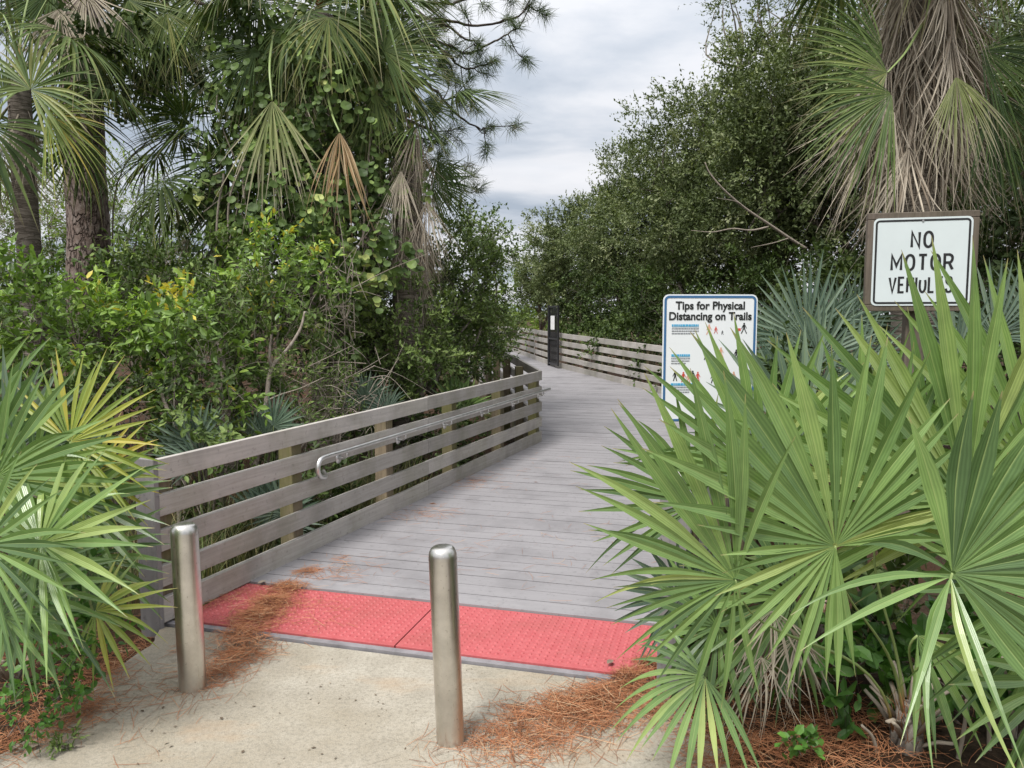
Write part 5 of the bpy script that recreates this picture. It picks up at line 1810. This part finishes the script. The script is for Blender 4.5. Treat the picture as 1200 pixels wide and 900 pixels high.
for q in ([(252, 330), (255, 250), (262, 205), (250, 205)], [(270, 330), (268, 240), (285, 190)], [(300, 300), (285, 220), (290, 160)], [(425, 290), (430, 200), (440, 120)]):
    s = spline([P(a, b, 8.3) for a, b in q], 6)
    vs_.tube(s, .011, 6)
vl.build('foliage', M['vine'], vt, origin=vt.location)
vs_.build('stem', M['twig'], vt, origin=vt.location)
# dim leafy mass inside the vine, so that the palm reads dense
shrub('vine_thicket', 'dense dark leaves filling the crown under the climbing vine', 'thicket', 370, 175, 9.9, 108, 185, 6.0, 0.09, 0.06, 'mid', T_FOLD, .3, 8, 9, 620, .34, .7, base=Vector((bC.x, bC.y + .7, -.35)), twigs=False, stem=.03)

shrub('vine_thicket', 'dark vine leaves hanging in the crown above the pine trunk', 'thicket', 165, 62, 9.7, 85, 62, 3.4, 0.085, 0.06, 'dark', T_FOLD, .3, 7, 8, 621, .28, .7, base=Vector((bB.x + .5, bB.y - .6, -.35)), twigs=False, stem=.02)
for k, (px, py, R, an, m, tn) in enumerate(((70, 10, 88, 262, 'palm_dead', .6), (100, -10, 90, 275, 'palm_dead', .7), (130, 20, 80, 285, 'palm', .2), (165, 25, 85, 250, 'palm', .15), (95, 45, 80, 268, 'palm', .25), (150, 0, 90, 300, 'palm', .6), (215, 35, 80, 265, 'palm', .3),
                                        (235, -5, 85, 255, 'palm', .7), (300, -15, 85, 240, 'palm', .5), (60, -10, 95, 245, 'palm', .3), (110, 20, 95, 225, 'palm', .35), (185, 70, 70, 285, 'palm', .1), (280, 40, 70, 225, 'palm', .12))):
    hang(tB, bB, px, py, 9.3 + .1 * (k % 4), R, an, 120, m, 640 + k, tone=tn, droop=.2, crumple=.1 if m == 'palm_dead' else .02, wscale=.8 if m == 'palm_dead' else 1.1)
for k, (px, py, R, an, m, tn) in enumerate(((300, 60, 80, 215, 'palm', .2), (345, 40, 85, 262, 'palm', .75), (420, 15, 80, 330, 'palm', .6), (470, 40, 70, 350, 'palm', .4), (440, 0, 80, 40, 'palm', .5), (490, 120, 55, 330, 'palm', .3), (425, 150, 60, 255, 'palm', .5),
                                        (492, 180, 60, 285, 'palm_dead', .6), (470, 200, 75, 268, 'palm_dead', .75), (500, 235, 70, 275, 'palm_dead', .55), (478, 265, 70, 268, 'palm_dead', .4), (512, 190, 50, 315, 'palm', .25), (488, 150, 60, 262, 'palm_dead', .5))):
    hang(tD, bD, px, py, 8.2 + .1 * (k % 4), R, an, 110 if m == 'palm' else 60, m, 670 + k, tone=tn, droop=.2, crumple=.12 if m == 'palm_dead' else .02, wscale=.9 if m == 'palm_dead' else 1.1)
# ------------------------------------------------------------------ low broad-leaved plants
shrub('broadleaf_plant', 'broad-leaved green plant under the nearest palmetto fans', 'plant', 1120, 775, 2.95, 85, 85, 3.6, .095, .055, 'broad', T_OVAL, .14, 4, 5, 701, .45, .22, stem=.006, base=gpoint(1125, 850))
shrub('broadleaf_plant', 'small broad-leaved plant below the dead grey palmetto frond', 'plant', 995, 765, 2.95, 55, 62, 3.0, .075, .045, 'broad', T_OVAL, .12, 4, 5, 702, .5, .2, stem=.005, base=gpoint(985, 815))
shrub('seedling', 'little round-leaved seedling in the pine straw', 'plant', 935, 868, 2.62, 16, 20, 1.6, .035, .027, 'broad', T_OVAL, .05, 3, 5, 703, .7, .05, stem=.003, base=gpoint(938, 888))
shrub('seedling', 'low plant with small leaves at the grey end board of the railing', 'plant', 800, 745, 3.35, 22, 40, 1.8, .045, .024, 'bright', T_OVAL, .08, 4, 6, 704, .4, .07, stem=.003, base=gpoint(800, 790))
shrub('broadleaf_plant', 'dark leafy plant at the lower frame edge behind cut stalks', 'plant', 1190, 830, 2.75, 55, 60, 2.0, .09, .05, 'broad', T_OVAL, .14, 4, 5, 705, .3, .2, stem=.006, base=gpoint(1190, 890))
shrub('weed', 'light green weeds at the concrete edge below the star-like fans', 'plant', 70, 790, 3.05, 45, 40, 1.9, .035, .022, 'broad', T_OVAL, .1, 4, 6, 706, .65, .14, stem=.003, base=gpoint(70, 830))
shrub('weed', 'small weeds spilling onto the needles at the lower corner', 'plant', 20, 835, 2.85, 40, 30, 1.8, .035, .020, 'broad', T_OVAL, .1, 4, 6, 707, .55, .12, stem=.003, base=gpoint(20, 855))
shrub('weed', 'shaded leafy weeds behind the yellowing palmetto', 'plant', 85, 720, 3.45, 60, 60, 2.4, .05, .03, 'broad', T_OVAL, .12, 5, 6, 708, .4, .2, stem=.004, base=gpoint(85, 765))
shrub('broadleaf_plant', 'deep green leafy plant in the shade behind the dead grey fronds', 'plant', 905, 700, 3.35, 70, 70, 3.0, .08, .045, 'dark', T_OVAL, .14, 4, 6, 709, .5, .3, stem=.006, base=gpoint(905, 760))
shrub('broadleaf_plant', 'deep green leafy plant in the shade under the tall palmetto', 'plant', 1060, 690, 3.3, 90, 80, 3.0, .08, .045, 'dark', T_OVAL, .14, 4, 6, 710, .5, .3, stem=.006, base=gpoint(1060, 770))
# dry stalks under the nearest palmetto
rr = random.Random(8)
for k, (lab, px, py, px2, py2) in enumerate((('dry brown cut stalk leaning by the stem of the nearest palmetto', 1120, 890, 1133, 820), ('tall dry stalk near the lower frame corner', 1160, 880, 1150, 760), ('short pale stalk beside the fibrous stem', 1030, 880, 1010, 850), ('reddish dry stalk at the very edge of the frame', 1190, 880, 1175, 770))):
    b = gpoint(px, py)
    q = P(px2, py2, b.y - .02)
    t = thing('dry_stalk', lab, 'stalk', b)
    MB().tube(spline([b - Vector((0, 0, .05)), (b + q) / 2 + Vector((.01, 0, 0)), q], 4), np.linspace(.011, .007, 9), 7, flat=.7).build('stalk', M['palm_dead'], t, origin=b, smooth=True)


# ------------------------------------------------------------------ fallen pine needles
def needle_litter(name, label, pts, n, seed, ln=.13, z0=0.004, heap=.02, along=None, zf=None, w=.0008):
    """pts: list of (x, y, sigma, weight, heap)"""
    r = np.random.default_rng(seed)
    wts = np.array([p[3] for p in pts], float)
    ii = r.choice(len(pts), n, p=wts / wts.sum())
    arr = np.array([(p[0], p[1], p[2], p[4]) for p in pts])[ii]
    g = r.normal(0, 1, (n, 2))
    c = arr[:, :2] + g * arr[:, 2:3]
    hz = arr[:, 3] * np.exp(-(g ** 2).sum(1) * .6)
    z = z0 + r.uniform(0, 1, n) * hz
    if zf is not None:
        z = z + zf(c[:, 0], c[:, 1])
    a = r.uniform(0, 2 * np.pi, n) if along is None else r.normal(along, .75, n)
    L = ln * r.uniform(.45, 1.2, n)
    d = np.stack([np.cos(a), np.sin(a), np.zeros(n)], 1)
    bend = r.normal(0, .18, n)[:, None]
    s = np.stack([-np.sin(a), np.cos(a), np.zeros(n)], 1)
    tl_ = (r.normal(0, .12, n) * np.clip(hz / .02, 0, 1))
    cc = np.stack([c[:, 0], c[:, 1], z], 1)
    V = []
    for t in (-.5, -.15, .2, .5):
        p = cc + d * (t * L)[:, None] + s * bend * L[:, None] * (t * t - .1)
        p[:, 2] = np.maximum(p[:, 2] + t * L * tl_, cc[:, 2] * .5 + z0 * .3)
        ww = w * (1.0 if abs(t) < .4 else .6)
        sv = s * ww + np.array([0, 0, 1.0]) * (ww * .5)
        V += [p - sv, p + sv]
    V = np.stack(V, 1).reshape(-1, 3)
    o = (np.arange(n) * 8)[:, None, None]
    F = (np.array([(0, 1, 3, 2), (2, 3, 5, 4), (4, 5, 7, 6)])[None] + o).reshape(-1, 4)
    mb = MB().add(V, F, 0, np.repeat(np.clip(r.normal(.5, .24, n), 0, 1), 8))
    return tag(mb.build(name, M['straw']), label, 'pine needles', kind='stuff')


def gp2(px, py, sg_, w, h, z=0.03):
    p = G(px, py, z)
    return (p.x, p.y, sg_, w, h)


dz = .031
needle_litter('fallen_pine_needles', 'heap of rust brown pine needles on the red panel by the shorter bollard',
              [gp2(335, 690, .07, 1.0, .03), gp2(318, 708, .07, 1.3, .04), gp2(300, 725, .07, 1.4, .045), gp2(285, 745, .07, 1.2, .03), gp2(360, 672, .06, .6, .02), gp2(400, 655, .07, .5, .012), gp2(440, 630, .10, .7, .01), gp2(480, 610, .10, .25, .006),
               gp2(560, 568, .14, .5, .01), gp2(610, 540, .2, .18, .006), gp2(540, 590, .25, .2, .004), gp2(262, 703, .10, .3, .01), gp2(350, 720, .16, .25, .004)], 3600, 801, z0=dz + .005)
needle_litter('fallen_pine_needles', 'loose pine needles on the concrete around the shorter bollard',
              [gp2(275, 770, .07, 1.1, .02, 0), gp2(258, 790, .07, .8, .014, 0), gp2(300, 762, .07, .6, .012, 0), gp2(240, 800, .10, .3, .006, 0), gp2(170, 812, .12, .25, .003, 0), gp2(100, 830, .08, 1.0, .02, 0), gp2(60, 850, .08, .7, .02, 0), gp2(130, 790, .06, .5, .02, 0),
               gp2(220, 765, .05, .15, .01, 0), gp2(20, 875, .07, .5, .02, 0), gp2(170, 850, .12, .10, .002, 0)], 1900, 802, z0=.004)
needle_litter('fallen_pine_needles', 'thick reddish needle pile at the foot of the palmetto beside the nearer bollard',
              [gp2(740, 800, .07, 2.0, .07, 0), gp2(705, 820, .08, 2.0, .05, 0), gp2(665, 830, .08, 1.6, .03, 0), gp2(620, 845, .09, 1.4, .018, 0), gp2(575, 862, .08, .7, .01, 0), gp2(640, 870, .09, .8, .01, 0), gp2(700, 845, .10, 1.0, .02, 0), gp2(520, 880, .10, .2, .004, 0),
               gp2(760, 785, .05, 1.5, .08, 0), gp2(600, 885, .10, .3, .004, 0), gp2(770, 830, .08, 1.2, .04, 0)], 4800, 803, z0=.004)
needle_litter('pine_straw', 'red-brown pine straw bed under the big palmettos',
              [gp2(960, 870, .14, 2, .04, .1), gp2(880, 860, .12, 1.4, .05, .1), gp2(1020, 850, .12, .6, .04, .1), gp2(1150, 850, .25, .3, .03, .1), gp2(900, 800, .18, 1.3, .04, .1), gp2(830, 845, .10, 1.2, .03, .05), gp2(1000, 930, .25, 1.5, .04, .1), gp2(830, 880, .08, .8, .02, .05)], 2800, 804, zf=lambda x, y: np.maximum(ground_z(x, y), -.02) + .012)
needle_litter('pine_straw', 'dull pine straw under the palmettos by the shorter bollard',
              [gp2(60, 810, .2, 1.4, .03), gp2(120, 780, .12, 1.4, .03), gp2(10, 840, .2, 1, .03), gp2(90, 740, .3, 1, .02), gp2(160, 755, .10, .7, .02)], 1600, 805, zf=lambda x, y: np.maximum(ground_z(x, y), -.06) + .014)
needle_litter('pine_straw', 'thin scatter of needles along the kick board on the grey deck',
              [gp2(620, 640, .5, 1, .003), gp2(600, 560, .6, .8, .003), gp2(560, 660, .4, .5, .003), gp2(400, 672, .12, 1.2, .006), gp2(500, 606, .14, 1.2, .006), gp2(560, 570, .16, 1.2, .006), gp2(690, 500, .7, .4, .002)], 700, 806, z0=.04, zf=lambda x, y: np.clip(((x - L0.x) * U.x + (y - L0.y) * U.y) / SEG, 0, 1) * .07)

# ------------------------------------------------------------------ fallen leaves and the sprig on the concrete
rr = random.Random(12)
for k, (lab, px, py, z, c) in enumerate((('curled brown leaf on the deck near the middle', 632, 567, .06, 'straw'), ('dark dead leaf lying on the red panel by the palmetto', 718, 776, .03, 'palm_dead'), ('curled dark leaf on the concrete near the lower corner', 48, 874, .0, 'palm_dead'),
                                         ('dry leaf lying against the kick board', 302, 686, .03, 'palm_dead'), ('tiny orange leaf on the deck beside the railing', 503, 592, .05, 'straw'))):
    p = G(px, py, z)
    mb = MB()
    a = rr.uniform(0, 6.28)
    leaves(mb, np.array([[p.x, p.y, z + .012]]), np.array([[math.cos(a), math.sin(a), .12]]), np.array([[0.2, 0.1, 1.0]]), np.array([.06]), np.array([.032]), T_OVAL, np.array([.15 + .1 * k]))
    tag(mb.build('fallen_leaf', M[c]), lab, 'leaf')
spb = G(75, 878, 0)
shrub('fallen_sprig', 'small broken green oak sprig lying on the concrete at the lower corner', 'sprig', 75, 876, spb.y, 12, 5, 1.4, .028, .009, 'mid', T_OVAL, .05, 4, 6, 901, .6, .05, base=Vector((spb.x, spb.y, .005)), stem=.002)

# leaf crumbs and grit on the slab and deck edge
r = np.random.default_rng(311)
mb = MB()
n = 420
q = np.array([G(r.uniform(60, 800), r.uniform(750, 895), 0) for _ in range(n)])
keep = np.array([local_uv(p[0], p[1])[0] < -.02 for p in q]) & (q[:, 0] > -1.9 + .25 * (q[:, 1] - 3))
q = q[keep]; n = len(q)
q[:, 2] = .004
a = r.uniform(0, 6.28, n)
sz = np.clip(r.lognormal(-4.9, .6, n), .003, .03)
leaves(mb, q, np.stack([np.cos(a), np.sin(a), r.normal(0, .1, n)], 1), np.array([0, 0, 1.0]) + r.normal(0, .15, (n, 3)), sz, sz * .5, T_FOLD, r.uniform(0, .5, n))
tag(mb.build('leaf_litter', M['palm_dead']), 'crumbs of dead leaf scattered over the pale concrete', 'leaf litter', kind='stuff')

# ------------------------------------------------------------------ groups of like things
PHRASE = {'palmetto': 'palmettos around the boardwalk', 'palm': 'cabbage palms', 'tree': 'trees around the path', 'shrub': 'shrubs behind the slatted railing', 'bush': 'dark bushes under the trees',
          'sign': 'signs by the path', 'plant': 'leafy plants under the palmettos', 'weed': 'weeds along the concrete', 'leaf': 'fallen leaves', 'stem': 'bare stems in the thicket', 'stalk': 'dry stalks under the palmetto',
          'thicket': 'dark vine masses in the palm crowns', 'seedling': 'seedlings in the pine straw'}
for o in list(COL.objects):
    if o.parent is None and 'category' in o and 'group' not in o and o['category'] in PHRASE and 'kind' not in o:
        o['group'] = PHRASE[o['category']]
